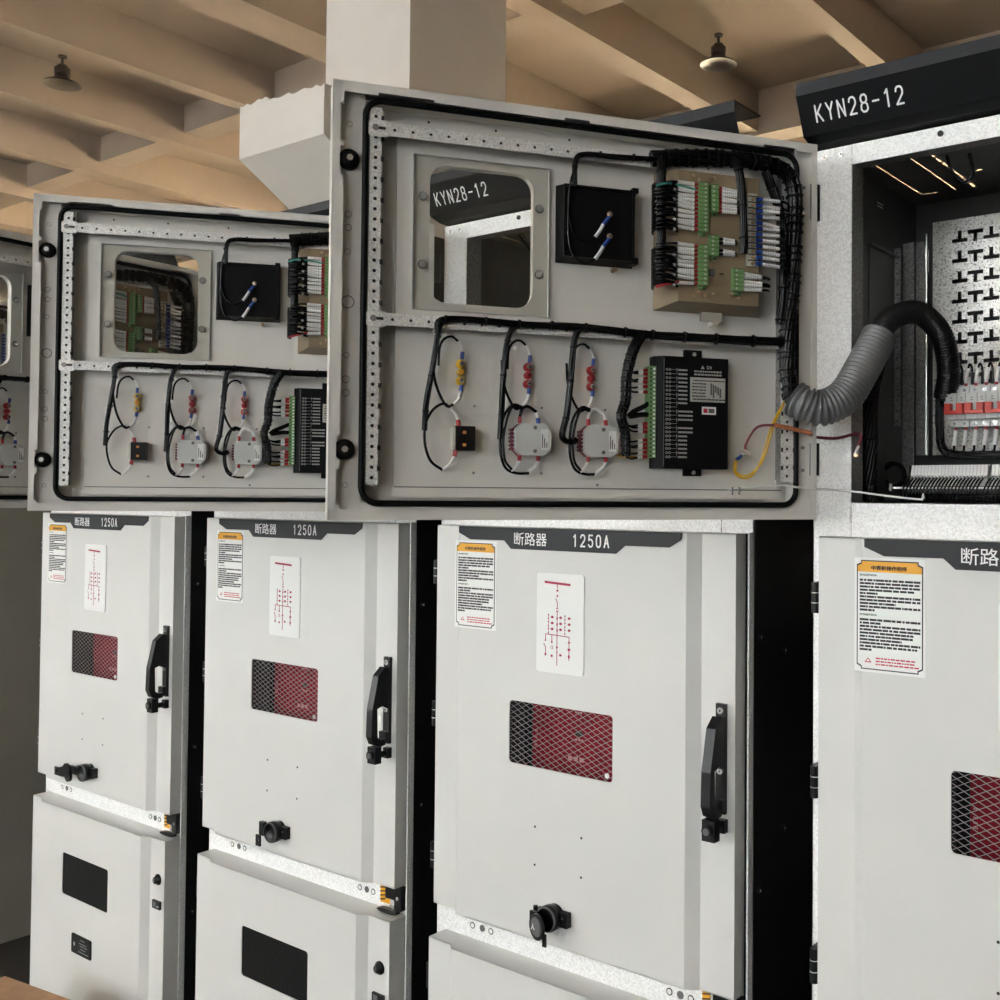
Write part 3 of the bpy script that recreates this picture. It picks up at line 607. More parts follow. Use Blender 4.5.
    def conn(u0, u1, z0, z1, s=.030, side=1):
        mb = MB().box((u0, .020, z0), (u1, s, z1), 'green_plastic'); n = max(3, round((z1-z0)/.0068))
        for i in range(n):
            z = z0+(z1-z0)*(i+.5)/n; mb.cyl((u0+(u1-u0)*(.3 if side > 0 else .7), s, z), (u0+(u1-u0)*(.3 if side > 0 else .7), s+.0004, z), .0018, 'ivory', 6)
            mb.box((u0, s, z+(z1-z0)/n*.42), (u1, s+.0003, z+(z1-z0)/n*.5), 'black_ink_and_shade')
        mb.box((u0+.002, .020, z0-.006), (u1-.004, .024, z0), 'green_plastic'); mb.cyl((u0+.005, .024, z0-.0035), (u0+.005, .0245, z0-.0035), .002, 'black_ink_and_shade', 6)
        return mb.build('green_connector', d)
    conn(.212, .2285, 1.934, 2.0125); conn(.194, .2065, 1.9675, 2.0108, side=-1); conn(.1934, .2086, 1.8975, 1.9303, side=-1); conn(.212, .2285, 1.849, 1.9134); conn(.1496, .1679, 1.8448, 1.8805, side=-1)
    # ivory terminal strip at the right of the unit
    mb = MB().box((.1245, -.02, 1.887), (.142, .026, 2.0045), 'ivory')
    for i in range(12):
        z = 1.8915+i*.0094; mb.cyl((.1325, .026, z), (.1325, .029, z), .003, 'brass', 8); mb.box((.125, .026, z+.004), (.141, .0285, z+.0052), 'black_ink_and_shade')
    mb.build('terminal_strip', d)
    # one wire = sleeve, ferrule and tail; copies share the mesh
    def wmesh(ferr, lf, ls, tail, fr=.0024):
        mb = MB().cyl((0, 0, 0), (lf, 0, 0), fr, ferr, 8).cyl((lf, 0, 0), (lf+ls, 0, .001), .0030, 'white_sleeve', 8)
        for i in range(5): mb.cyl((lf+ls*(.2+.13*i), 0, .0002+.0002*i), (lf+ls*(.2+.13*i)+.0006, 0, .0002+.0002*i), .00307, 'pale_ink', 8)
        if tail: mb.tube(spline([(lf+ls, 0, .001), (lf+ls+tail*.5, -.002, .001), (lf+ls+tail, -.012, .0)], 3), .0021, 'cable', 6)
        return mb
    protos = {}
    def wires(key, args, us, zs, s, flip):
        for i, z in enumerate(zs):
            if key not in protos: o = wmesh(*args).build('wire', d); protos[key] = o
            else: o = protos[key].copy(); COL.objects.link(o); o.parent = d
            o.location = (us, s, z); o.rotation_euler = (0, random.uniform(-.10, .10)+(math.pi if flip else 0), random.uniform(-.03, .03))
    wires('L', ('red_plastic', .0065, .028, .022), .2287, [1.937+i*.00655 for i in range(12)], .0255, False)
    wires('L', (), .2287, [1.852+i*.00655 for i in range(10)], .0255, False)
    wires('R', ('red_plastic', .006, .026, .010), .1935, [1.969+i*.0055 for i in range(8)], .0255, True)
    wires('R2', ('black_plastic', .008, .020, .008), .193, [1.9015, 1.908, 1.9195, 1.926], .0255, True)
    wires('C', ('white_sleeve', .003, .030, .02), .149, [1.848+i*.0065 for i in range(5)], .0255, True)
    wires('B', ('blue_plastic', .0095, .031, .02, .0034), .127, [1.8915+i*.0094 for i in range(12)], .029, True)
    # looms: bundles of strands
    def loom(name, path, r, strands=7, ties=True, n=8, m_='cable', pitch=.055):
        path = spline(path, 7); mb = MB(); rr = random.Random(len(path)+strands); N = len(path)
        R_ = [r]*N if not isinstance(r, (list, tuple)) else r
        mb.tube(path, [x*.80 for x in R_], m_, n)
        # strands wound round the core
        T = [(path[min(i+1, N-1)]-path[max(i-1, 0)]).normalized() for i in range(N)]
        L = [0]
        for i in range(1, N): L.append(L[-1]+(path[i]-path[i-1]).length)
        a = T[0].orthogonal().normalized(); fr = []
        for t in T:
            a = (a-t*a.dot(t)).normalized(); fr.append((a.copy(), t.cross(a)))
        for k_ in range(strands):
            ph = 2*math.pi*k_/strands+rr.uniform(-.2, .2); tw = rr.uniform(6, 14)
            pts = [path[i]+(fr[i][0]*math.cos(ph+L[i]*tw)+fr[i][1]*math.sin(ph+L[i]*tw))*R_[i]*.74 for i in range(N)]
            mb.tube(pts, max(.0013, R_[0]*.30), m_, 5)
        if ties:
            s_ = .03
            while s_ < L[-1]:
                i = min(range(N), key=lambda q: abs(L[q]-s_)); p = path[i]; t = T[i]
                mb.cyl(p-t*.0012, p+t*.0012, R_[i]*1.18, 'rubber_and_shade', 10); q = p+fr[i][0]*R_[i]*1.1; mb.box((q.x-.0018, q.y-.0018, q.z-.0018), (q.x+.0018, q.y+.0018, q.z+.0018), 'rubber_and_shade'); s_ += pitch
        return mb.build(name, d)
    loom('wire_loom', [(.425, .004, 1.990), (.4235, .004, 2.030), (.409, .004, 2.042), (.36, .004, 2.044), (.285, .004, 2.049)], .0042, 6)
    loom('wire_loom', [(.300, .004, 2.048), (.24, .006, 2.056), (.18, .008, 2.062), (.105, .006, 2.063), (.060, .004, 2.052), (.0445, .004, 2.015), (.0455, .004, 1.93), (.050, .004, 1.85), (.057, .004, 1.79), (.058, .004, 1.73), (.056, .010, 1.700), (.055, .018, 1.672)], .0125, 11, pitch=.016)
    loom('wire_loom', [(.6325, .002, 1.752), (.620, .004, 1.7735), (.51, .003, 1.7735), (.42, .003, 1.7745), (.31, .004, 1.770), (.214, .004, 1.7695), (.12, .004, 1.770), (.062, .004, 1.772)], [.0045+.0048*i/49 for i in range(50)], 7)
    loom('wire_loom', [(.287, .010, 2.050), (.2885, .020, 2.03), (.289, .020, 1.97), (.288, .020, 1.90), (.289, .018, 1.846)], .0075, 8)
    loom('wire_loom', [(.165, .012, 2.062), (.158, .026, 2.040), (.153, .030, 1.99), (.150, .030, 1.93), (.150, .028, 1.905)], .0068, 8)
    loom('wire_loom', [(.100, .006, 2.050), (.075, .006, 1.99), (.066, .006, 1.93), (.066, .006, 1.85), (.072, .006, 1.80)], .008, 8)
    # coiled strands in front of the left loom
    mb = MB(); rr = random.Random(5)
    for z0_, z1_ in ((1.932, 2.013), (1.845, 1.912)):
        n_ = int((z1_-z0_)/.0052)
        for i in range(n_):
            z = z0_+i*.0052; mb.tube(spline([(.262, .024, z), (.275, .034, z+rr.uniform(-.003, .003)), (.296, .030, z+rr.uniform(-.003, .003)), (.3005, .016, z-.002), (.296, .004, z-.003)], 4), .0024, 'cable', 5)
            if i % 3 == 0: mb.cyl((.270, .0335, z), (.274, .0345, z), .00255, 'pale_ink', 6)
    mb.tube(spline([(.232, .026, 2.000), (.262, .030, 2.003), (.285, .036, 2.002), (.301, .030, 1.998)], 5), .0018, 'teal', 6)
    mb.tube(spline([(.262, .028, 1.852), (.28, .034, 1.846), (.298, .024, 1.842)], 5), .0022, 'red_plastic', 6)
    mb.build('coiled_wires', d)
    # black protection relay
    mb = MB().box((.160, -.030, 1.5602), (.2872, -.012, 1.7385), 'black_box').box((.1625, -.012, 1.5602), (.2735, 0, 1.7385), 'black_box')
    mb.prism([(.2735, -.012), (.2735, 0), (.2770, -.002), (.2872, -.012)], 'z', 1.5602, 1.7385, 'black_box')
    mb.box((.2735, -.0005, 1.5640), (.2742, .0004, 1.735), 'grey_ink')
    for z0_, z1_ in ((1.7385, 1.7525), (1.549, 1.5602)):
        mb.box((.2010, -.026, z0_), (.2308, -.018, z1_), 'black_box'); mb.cyl((.2155, -.018, (z0_+z1_)/2), (.2155, -.015, (z0_+z1_)/2), .0035, 'steel', 8)
    y = .0004; nrow = 22
    for i in range(nrow):
        z = 1.5785+i*.0066
        mb.lathe((.2690, 0, z), (0, 1, 0), [(.0022, 0), (.0022, .0004), (.0012, .0004)], 'pale_ink', 6)
        mb.lathe((.2640, 0, z), (0, 1, 0), [(.0022, 0), (.0022, .0004), (.0012, .0004)], 'pale_ink', 6)
        mb.box((.2515, 0, z), (.2625, y, z+.0005), 'pale_ink')
        if i % 2: mb.box((.2515, 0, z-.004), (.2522, y, z+.003), 'pale_ink')
        if i not in (9, 11, 8, 12) or i % 2: 
            L_ = .014 if i > 12 or i < 6 else .024
            x = .2495
            while x > .2495-L_: mb.box((x-.0026, 0, z-.0014), (x, y, z+.0014), 'pale_ink'); x -= .0032
    mb.box((.1680, 0, 1.6675), (.2290, .0006, 1.7065), 'silver_label')
    for i in range(7):
        x = .226-(.002 if i in (0, 6) else 0); e_ = .172 if i in (0, 6) else .204
        while x > e_: w_ = random.uniform(.002, .006); mb.box((x-w_, .0006, 1.7005-i*.0050), (x, .0009, 1.7025-i*.0050), 'black_ink_and_shade'); x -= w_+.001
    for i in range(5): mb.box((.175+.004*i, .0006, 1.675+.004*(i % 3)), (.178+.004*i, .0009, 1.690+.002*i), 'grey_ink')
    mb.box((.1840, 0, 1.6475), (.2085, .0006, 1.6600), 'sticker_white'); mb.box((.199, .0006, 1.650), (.206, .0009, 1.657), 'red_ink'); mb.box((.187, .0006, 1.650), (.197, .0009, 1.657), 'grey_ink')
    mb.prism([(.2045, 1.7205), (.2105, 1.7205), (.2075, 1.7262)], 'y', 0, .0005, 'pale_ink'); fit(mb, text('警告', .02), .1915, .2010, 1.7205, 1.7255, .0006, 'pale_ink', True)
    for z in (1.7150, 1.7100):
        x = .222
        while x > .175: w_ = random.uniform(.002, .005); mb.box((x-w_, 0, z), (x, .0005, z+.0026), 'pale_ink'); x -= w_+.0012
    mb.build('protection_relay', d)
    mb = MB().box((.2850, -.026, 1.577), (.2965, -.006, 1.722), 'green_plastic')
    for i in range(22):
        z = 1.5800+i*.00655; mb.box((.2865, -.006, z-.0018), (.2900, -.0055, z+.0018), 'white_sleeve'); mb.cyl((.2938, -.006, z), (.2938, -.0055, z), .0015, 'black_ink_and_shade', 6)
    mb.build('green_connector', d)
    zz = [1.5790+i*.0065 for i in range(5)]+[1.6180+i*.0065 for i in range(3)]+[1.681]+[1.690+i*.0065 for i in range(5)]
    def short(o_=None):
        pass
    for z in zz:
        if 'S' not in protos:
            protos['S'] = o = MB().cyl((0, 0, 0), (.008, 0, 0), .0028, 'red_plastic', 8).cyl((.008, 0, 0), (.016, 0, -.001), .0027, 'white_sleeve', 8).tube(spline([(.016, 0, -.001), (.028, .006, -.002), (.040, .014, .001)], 3), .0018, 'cable', 5).build('wire', d)
        else: o = protos['S'].copy(); COL.objects.link(o); o.parent = d
        o.location = (.297, -.014, z); o.rotation_euler = (0, random.uniform(-.12, .12), random.uniform(-.05, .1))
    mb = MB().tube(spline([(.297, -.012, 1.662), (.308, -.004, 1.656), (.325, .0, 1.648), (.334, .0, 1.640)], 5), .0042, 'cable', 8)
    mb.tube(spline([(.297, -.012, 1.645), (.310, -.002, 1.644), (.332, .002, 1.640)], 5), .0042, 'cable', 8)
    mb.build('relay_wires', d); MB().tube([(.297, -.016, 1.5765), (.345, -.016, 1.5795)], .0016, 'orange', 6).build('orange_wire', d)
    # short branches of the loom
    loom('loom_branch', [(.620, .003, 1.774), (.6285, .002, 1.762), (.6330, 0, 1.735), (.6395, -.003, 1.690), (.6455, -.006, 1.650), (.6475, -.008, 1.610)], .0042, 5)
    loom('loom_branch', [(.513, .003, 1.774), (.5225, .001, 1.760), (.5285, -.001, 1.735), (.532, -.004, 1.69), (.533, -.006, 1.65), (.535, -.008, 1.60)], .0044, 5)
    loom('loom_branch', [(.414, .003, 1.774), (.421, .001, 1.760), (.424, -.001, 1.735), (.4275, -.003, 1.685), (.432, -.005, 1.64), (.4385, -.006, 1.607), (.425, -.008, 1.598), (.415, -.009, 1.603)], .0050, 6)
    loom('loom_branch', [(.313, .004, 1.770), (.322, .003, 1.755), (.330, .002, 1.735), (.337, .001, 1.70), (.3385, .001, 1.665), (.346, .002, 1.64), (.339, .002, 1.615), (.337, .0, 1.578)], [.0088-.0020*i/49 for i in range(50)], 7, n=9, pitch=.0085)
    # stud groups
    for u, col_, dz in ((.592, 'yellow_plastic', 0), (.4884, 'red_plastic', 0), (.3867, 'red_plastic', 0)):
        mb = MB()
        for z, r in ((1.7126, .0070), (1.700, .0060), (1.6868, .0070)):
            mb.lathe((u, -.030, z), (0, 1, 0), [(r, 0), (r, .008), (r*.8, .011), (0, .0112)], col_, 8)
            if r > .0065: mb.cyl((u-.0006, -.019, z), (u-.0006, -.0165, z), .0042, 'steel', 6); mb.cyl((u-.0006, -.0165, z), (u-.0006, -.015, z), .002, 'black_ink_and_shade', 6)
            else: mb.cyl((u, -.019, z), (u, -.0185, z), .0025, 'orange_screw' if 'yellow' in col_ else 'dark_red', 8)
        mb.build('terminal_stud', d)['label'] = ('yellow' if 'yellow' in col_ else 'red')+' insulated stud group'
        s = -.016
        mb = MB().cyl((u, s, 1.7185), (u-.001, s, 1.7295), .0030, 'blue_plastic', 8).tube(spline([(u-.001, s, 1.7295), (u+.001, s, 1.738), (u+.006, s, 1.745)], 4), .0018, 'white_sleeve', 6)
        mb.tube(spline([(u+.006, s, 1.745), (u+.0155, s, 1.7516), (u+.027, s+.002, 1.747), (u+.034, s+.005, 1.733), (u+.036, s+.009, 1.706)], 5), .0019, 'cable', 6)
        mb.cyl((u, s, 1.680), (u+.001, s, 1.6705), .0030, 'blue_plastic', 8).tube(spline([(u+.001, s, 1.6705), (u+.004, s, 1.659), (u+.012, s, 1.6505)], 4), .0027, 'white_sleeve', 6)
        mb.tube(spline([(u+.012, s, 1.6505), (u+.022, s, 1.648), (u+.034, s, 1.668), (u+.041, s, 1.692), (u+.044, s+.004, 1.72)], 5), .0022, 'cable', 6)
        mb.build('loop_wire', d)
    # black heater switch with orange screws
    mb = MB().box((.5718, -.030, 1.5822), (.6010, -.010, 1.6185), 'black_plastic').box((.6010, -.030, 1.584), (.6050, -.014, 1.6165), 'ivory')
    for z in (1.609, 1.5905): mb.box((.5855, -.010, z-.0022), (.5905, -.0092, z+.0022), 'orange_screw')
    mb.build('limit_switch', d)
    s = -.018
    mb = MB().cyl((.5955, s, 1.6185), (.5965, s, 1.628), .0034, 'red_plastic', 8).tube(spline([(.5965, s, 1.628), (.6005, s, 1.6375), (.6085, s, 1.6455)], 4), .0026, 'white_sleeve', 6)
    mb.tube(spline([(.6085, s, 1.6455), (.617, s, 1.6515), (.6305, s, 1.645), (.641, s, 1.630), (.646, s+.004, 1.612), (.6445, s, 1.588), (.636, s, 1.5655), (.6185, s, 1.5525)], 5), .0021, 'cable', 6)
    mb.tube(spline([(.6185, s, 1.5525), (.608, s, 1.561), (.601, s, 1.573)], 4), .0026, 'white_sleeve', 6).cyl((.601, s, 1.573), (.5995, s, 1.5822), .0034, 'red_plastic', 8)
    mb.build('loop_wire', d)
    # grey octagonal transmitters
    for u0 in (.4582, .3495):
        w_, h_, c = .0545, .0485, .0095; zb_ = 1.5765
        oc = [(u0+c, zb_), (u0+w_-c, zb_), (u0+w_, zb_+c), (u0+w_, zb_+h_-c), (u0+w_-c, zb_+h_), (u0+c, zb_+h_), (u0, zb_+h_-c), (u0, zb_+c)]
        mb = MB().prism(oc, 'y', -.018, 0, 'light_grey_and_glint').prism([(u0+(x-u0)*1.03, z) for x, z in oc], 'y', -.030, -.018, 'dark_red')
        for i in range(6): mb.box((u0+w_, -.028, zb_+.008+i*.0058), (u0+w_+.0045, -.010, zb_+.0115+i*.0058), 'dark_red')
        mb.box((u0+.004, 0, zb_+.008), (u0+.0155, .0004, zb_+.040), 'sticker_white')
        for q in range(3): mb.box((u0+.0055+.0035*q, .0004, zb_+.012), (u0+.0070+.0035*q, .0007, zb_+.020+.006*q), 'grey_ink')
        for z in (zb_+.0065, zb_+.042): mb.cyl((u0+.0245, 0, z), (u0+.0245, .0015, z), .0035, 'steel', 8); mb.cyl((u0+.0245, .0015, z), (u0+.0245, .0018, z), .0016, 'black_ink_and_shade', 6)
        mb.build('transmitter', d)['label'] = 'light grey octagonal plastic transmitter'
        s = -.012; a, b = u0+.0455, u0+.0165; L_ = u0+.075
        mb = MB().cyl((a, s, zb_+h_), (a, s, zb_+h_+.010), .003, 'red_plastic', 8)
        mb.tube(spline([(a, s, zb_+h_+.010), (a-.004, s, zb_+h_+.023), (a-.013, s, zb_+h_+.026), (b+.003, s, zb_+h_+.018)], 5), .0026, 'cable' if u0 > .4 else 'white_sleeve', 6)
        mb.cyl((b+.003, s, zb_+h_+.018), (b+.001, s, zb_+h_+.009), .0026, 'white_sleeve', 8); mb.cyl((b+.001, s, zb_+h_+.009), (b, s, zb_+h_), .0034, 'blue_plastic' if u0 > .4 else 'red_plastic', 8)
        mb.tube(spline([(u0+.040, s, zb_+h_+.024), (u0+.056, s, zb_+h_+.028), (u0+.070, s, zb_+h_+.010), (L_, s, zb_+.03), (L_-.001, s, zb_), (u0+.066, s, zb_-.020), (u0+.050, s, zb_-.027), (b+.014, s, zb_-.027)], 5), .0022, 'cable', 6)
        mb.tube(spline([(u0+.044, s+.004, zb_+h_+.022), (u0+.060, s+.004, zb_+h_+.022), (u0+.071, s+.004, zb_+.03), (u0+.069, s+.004, zb_-.006), (u0+.058, s+.004, zb_-.022)], 5), .0020, 'cable', 6)
        for q in ((a, .058), (b, .031)):
            mb.cyl((q[0], s, zb_), (q[0], s, zb_-.008), .003, 'red_plastic', 8); mb.tube(spline([(q[0], s, zb_-.008), (q[0]+.004, s, zb_-.016), (u0+q[1], s, zb_-.0245)], 4), .0025, 'white_sleeve', 6)
        if u0 < .4: mb.tube(spline([(b-.002, s, zb_-.006), (b+.006, s, zb_-.02), (b+.018, s, zb_-.028)], 4), .0025, 'white_sleeve', 6)
        mb.build('loop_wire', d)
    # lock bosses
    for u, z in ((.7587, 1.9981), (.7605, 1.5800)):
        MB().lathe((u, -.016, z), (0, 1, 0), [(.0150, 0), (.0150, .006), (.0125, .010), (.006, .011), (0, .011)], 'rubber_and_shade', 24).cyl((u, -.006, z), (u, .001, z), .0048, 'steel', 6).build('door_latch', d)
    # hinges on the hinge edge
    for z0_, z1_ in ((1.985, 2.045), (1.553, 1.607)):
        mb = MB(); b = 'black_plastic'
        mb.cyl((-.008, -.020, z0_), (-.008, -.020, z1_), .008, b, 12).box((-.006, -.030, z0_), (.004, -.014, z1_), b)
        for z in (z0_+.008, z1_-.008): mb.cyl((.018, -.016, z), (.018, -.012, z), .003, 'steel', 6)
        mb.build('door_hinge', d)
    return d
BASE = make_cabinet(); make_lower(BASE); IDOOR = make_idoor(BASE, 2.1673)
def knob(R, kind):
    # rotary operating-hole cover on the breaker door, in three positions
    dr = [c for c in R.children if c.name.startswith('breaker_door')][0]; x, z, b, y = .389, .689, 'black_plastic', -.055
    mb = MB().lathe((x, y, z), (0, -1, 0), [(.023, 0), (.023, .012), (.0255, .013), (.0255, .026), (.0225, .031), (.020, .024), (0, .024)], b, 28)
    mb.lathe((x, y-.0262, z), (0, -1, 0), [(.0250, .002), (.0240, .0045), (.0222, .0050)], 'grey_ink', 28)
    mb.box((x+.012, y, z-.014), (x+.040, y-.014, z+.014), b); mb.cyl((x+.030, y-.014, z+.004), (x+.030, y-.016, z+.004), .002, 'steel', 6)
    mb.box((x-.016, y-.004, z-.011), (x-.036, y-.020, z+.011), b); mb.cyl((x-.036, y-.018, z-.016), (x-.036, y-.018, z+.016), .0048, b, 10)
    k_ = mb.build('operating_hole', dr)
    mb = MB()
    if kind == 'half':       # cover half closed in front of the hole
        mb.prism([(x-.036+q*.046*math.cos(t), z-.004) for q, t in ()] or [(0, 0), (1, 0), (0, 1)], 'y', 0, 0.0, b) if False else None
        for i in range(1):
            c = Vector((x-.010, y-.040, z-.012)); nrm = Vector((-.30, -1, 0)).normalized()
            mb.cyl(c, c+nrm*.005, .0250, b, 28); mb.cyl(c+nrm*.005, c+nrm*.0055, .0185, 'grey_ink', 24)
        mb.box((x-.036, y-.030, z-.014), (x-.018, y-.036, z+.012), b); mb.box((x+.004, y-.044, z-.046), (x+.012, y-.040, z-.022), b)
        fit(mb, text('人', .02), x-.020, x-.010, z-.016, z-.004, y-.0500, 'white_ink')
    elif kind == 'down':     # cover swung back edge-on, padlock tab hanging below the pin
        mb.box((x-.052, y-.014, z-.016), (x-.034, y-.024, z+.017), b)
        sh = plate([[(x-.054, z-.040), (x-.036, z-.040), (x-.036, z-.013), (x-.054, z-.013)], ngon(x-.045, z-.026, .0038)], .004); mb.shape(sh, lambda v: (v[0], y-.030-v[2], v[1]), b)
    else:                    # cover turned fully out to the left
        c = Vector((x-.078, y-.030, z-.004))
        mb.cyl(c, c+Vector((0, -.005, 0)), .0225, b, 28); mb.cyl(c+Vector((.014, 0, -.014)), c+Vector((.014, -.008, -.014)), .016, b, 20)
        mb.box((x-.070, y-.022, z-.010), (x-.030, y-.030, z+.012), b)
        sh = plate([[(x-.150, z-.026), (x-.10, z-.026), (x-.085, z-.010), (x-.10, z+.006), (x-.128, z-.002), (x-.150, z-.002)], ngon(x-.136, z-.014, .0048)], .004); mb.shape(sh, lambda v: (v[0], y-.032-v[2], v[1]), b)
    mb.build('hole_cover', dr)
def idoor(R): return [c for c in R.children if c.name.startswith('instrument_door')][0]
G = 'open switchgear cabinets standing in a row'
cabs = {}
for key, x, th, kn, lab in (
    ('B', XB, 2.2325, 'half', 'grey switchgear cabinet second from the right, its black hole cover half shut'),
    ('A', XA, 2.1673, None, 'nearest switchgear cabinet at the right edge, open compartment showing breakers and a ribbed grey hose'),
    ('C', XC, 1.50, 'down', 'grey switchgear cabinet third from the right, with hanging square tab beside its round black knob'),
    ('D', XD, 1.50, 'out', 'leftmost of the grey-white switchgear cabinets, its black hole cover swung out, behind the cardboard box')):
    R = BASE if key == 'B' else copy_tree(BASE)
    R.location = (x, 0, 0); idoor(R).rotation_euler = (0, 0, -th); cabs[key] = R
    tag(R, lab, 'cabinet', G)
for key, kn in (('B', 'half'), ('C', 'down'), ('D', 'out'), ('A', 'half')): knob(cabs[key], kn)
for c in [c for c in cabs['A'].children if c.name.startswith('breaker_door')][0].children:
    if c.name.startswith(('header_plate', 'lettering')): c.location.x += .006
# ------------------------------------------------------------------ equipment inside the nearest cabinet
A = cabs['A']
tw = 2.1673; U = Vector((math.cos(tw), -math.sin(tw), 0)); Nn = Vector((math.sin(tw), math.cos(tw), 0))
def DW(u, s, z): return Vector((HX, HY, 0))+U*u+Nn*s+Vector((0, 0, z))
# slotted galvanised plate at the back: real T-shaped cut-outs
loops = [[(.090, 1.60), (.700, 1.60), (.700, 2.055), (.090, 2.055)]]
def tee(x, z, inv):
    w_, s_, t_ = .0152, .0230, .0078
    p = [(-w_, 0), (w_, 0), (w_, t_), (t_*.5, t_), (t_*.5, s_), (-t_*.5, s_), (-t_*.5, t_), (-w_, t_)]
    return [(x+a, z+(b if inv else -b)) for a, b in p]
for r in range(9):
    for c in range(17):
        x = .143+.0303*c; z = 2.009-.0392*r
        if x > .68: continue
        loops.append(tee(x, z, True) if c % 2 == 0 else tee(x, z+.0215, False))
MB().shape(plate(loops, .002), lambda v: (v[0], .335+v[2], v[1]), 'galvanised_plate').build('slotted_plate', A)
# uprights and pivot rod left of the plate
mb = MB().box((.030, .330, 1.56), (.043, .333, 2.02), 'galvanised_shaded').box((.0435, .327, 1.58), (.055, .330, 2.02), 'galvanised_shaded').box((.0565, .333, 1.60), (.080, .335, 2.02), 'galvanised_shaded')
for z in (2.005, 1.995, 1.67, 1.655): mb.cyl((.065, .333, z), (.065, .328, z), .0045, 'steel', 8)
mb.cyl((.083, .318, 1.60), (.083, .318, 2.03), .0022, 'steel', 8); mb.cyl((.083, .318, 1.955), (.083, .318, 2.0), .0045, 'steel', 10); mb.cyl((.083, .318, 1.60), (.083, .318, 1.70), .0042, 'steel', 10)
mb.build('pivot_post', A)
mb = MB().box((.030, .165, 1.655), (.0315, .300, 1.985), 'liner').box((.031, .285, 1.655), (.044, .2865, 2.002), 'galvanised_shaded').box((.0310, .16, 1.984), (.040, .285, 1.987), 'galvanised_shaded')
for i in range(17): mb.cyl((.0375, .2848, 1.665+.0205*i), (.0375, .2845, 1.665+.0205*i), .0016, 'black_ink_and_shade', 6)
mb.build('side_bracket', A)
mb = MB().shape(plate([rrect(-.018, .018, -.006, .006, .0055)], .001), lambda v: (.0305+v[2], .215+v[0], 2.070+v[1]-v[0]*.15), 'grey_ink')
for z in (2.073, 2.067): mb.box((.0311, .20, z), (.0314, .228, z+.0022), 'white_sleeve')
mb.build('wall_plate', A)
mb = MB().tube(spline([(.20, .10, 2.105), (.205, .11, 2.08), (.222, .12, 2.060), (.238, .12, 2.072), (.236, .11, 2.105)], 6), .003, 'cable', 8); mb.build('hanging_cable', A)
# row of two-pole breakers
mb = MB().box((.15, .238, 1.675), (.71, .246, 1.690), 'galvanised_strip').box((.15, .246, 1.668), (.71, .25, 1.697), 'galvanised_shaded'); mb.build('din_rail', A)
br = None
for i in range(8):
    if br is None:
        mb = MB(); q = 'light_grey_and_glint'
        mb.box((0, .200, 1.6435), (.0352, .240, 1.7165), q); mb.box((-.003, .186, 1.657), (.0325, .200, 1.7035), q)
        for x in (.0085, .0265):
            for z in (1.7095, 1.650): mb.cyl((x, .200, z), (x, .1992, z), .0034, 'steel', 8); mb.cyl((x, .1992, z), (x, .1990, z), .0018, 'black_ink_and_shade', 6)
            mb.box((x-.003, .1858, 1.694), (x+.001, .186, 1.696), 'grey_ink'); mb.box((x-.003, .1858, 1.690), (x+.002, .186, 1.6915), 'grey_ink')
        mb.box((.0172, .1855, 1.657), (.0178, .186, 1.7035), 'grey_ink')
        br = mb.build('circuit_breaker', A); o = br
        mb = MB().box((-.002, .176, 1.6655), (.0315, .186, 1.672), 'toggle_red')
        for x in (-.0015, .0195): mb.box((x, .174, 1.670), (x+.0115, .186, 1.6845), 'toggle_red')
        mb.build('toggle', br)
        o.location = (.171, 0, 0)
    else:
        o = copy_tree(br, A); o.location = (.171+.0352*i+(.001*i), 0, 0)
bw = None
for i in range(16):
    x = .180+.01810*i
    if bw is None:
        mb = MB().cyl((0, .206, 1.7165), (0, .206, 1.722), .0028, 'red_plastic', 8).tube(spline([(0, .206, 1.722), (.001, .206, 1.735), (.0025, .21, 1.748)], 3), .0036, 'white_sleeve', 8).tube(spline([(.0025, .21, 1.748), (.005, .212, 1.757), (.009, .213, 1.747), (.009, .212, 1.72)], 4), .0022, 'cable', 6)
        bw2 = MB().cyl((0, .206, 1.6435), (0, .206, 1.638), .0028, 'red_plastic', 8).tube(spline([(0, .206, 1.638), (-.001, .205, 1.625), (-.003, .205, 1.611)], 3), .0042, 'white_sleeve', 8).tube(spline([(-.003, .205, 1.611), (-.004, .207, 1.603), (-.010, .21, 1.597)], 3), .0022, 'cable', 6)
        bw = mb.build('wire', A); bw2 = bw2.build('wire', A); o, o2 = bw, bw2
    else:
        o = bw.copy(); o2 = bw2.copy()
        for q in (o, o2): COL.objects.link(q); q.parent = A
    o.location = o2.location = (x, 0, 0)
def rope(name, path, r, strands=7, par=A, mm='cable'):
    path = spline(path, 7); mb = MB(); mb.tube(path, r*.8, mm, 8); N = len(path); L_ = 0
    for k_ in range(strands):
        ph = 2*math.pi*k_/strands; pts = []
        for i, p in enumerate(path):
            t = (path[min(i+1, N-1)]-path[max(i-1, 0)]).normalized(); a = t.cross(Vector((.3, .9, .2))).normalized(); b = t.cross(a); q = ph+i*.22
            pts.append(p+(a*math.cos(q)+b*math.sin(q))*r*.75)
        mb.tube(pts, r*.3, mm, 5)
    for i in range(3, N, 6):
        t = (path[min(i+1, N-1)]-path[i-1]).normalized(); mb.cyl(path[i]-t*.0012, path[i]+t*.0012, r*1.16, 'rubber_and_shade', 10)
    return mb.build(name, par)
rope('wire_loom', [(.158, .222, 1.73), (.153, .20, 1.70), (.153, .20, 1.63), (.158, .20, 1.606), (.175, .20, 1.596), (.22, .20, 1.593), (.40, .20, 1.592), (.66, .20, 1.592)], .0075)
rope('wire_loom', [(.086, .09, 1.775), (.070, .10, 1.74), (.062, .10, 1.70), (.060, .10, 1.62), (.060, .10, 1.53), (.075, .10, 1.508)], .0150, 12)
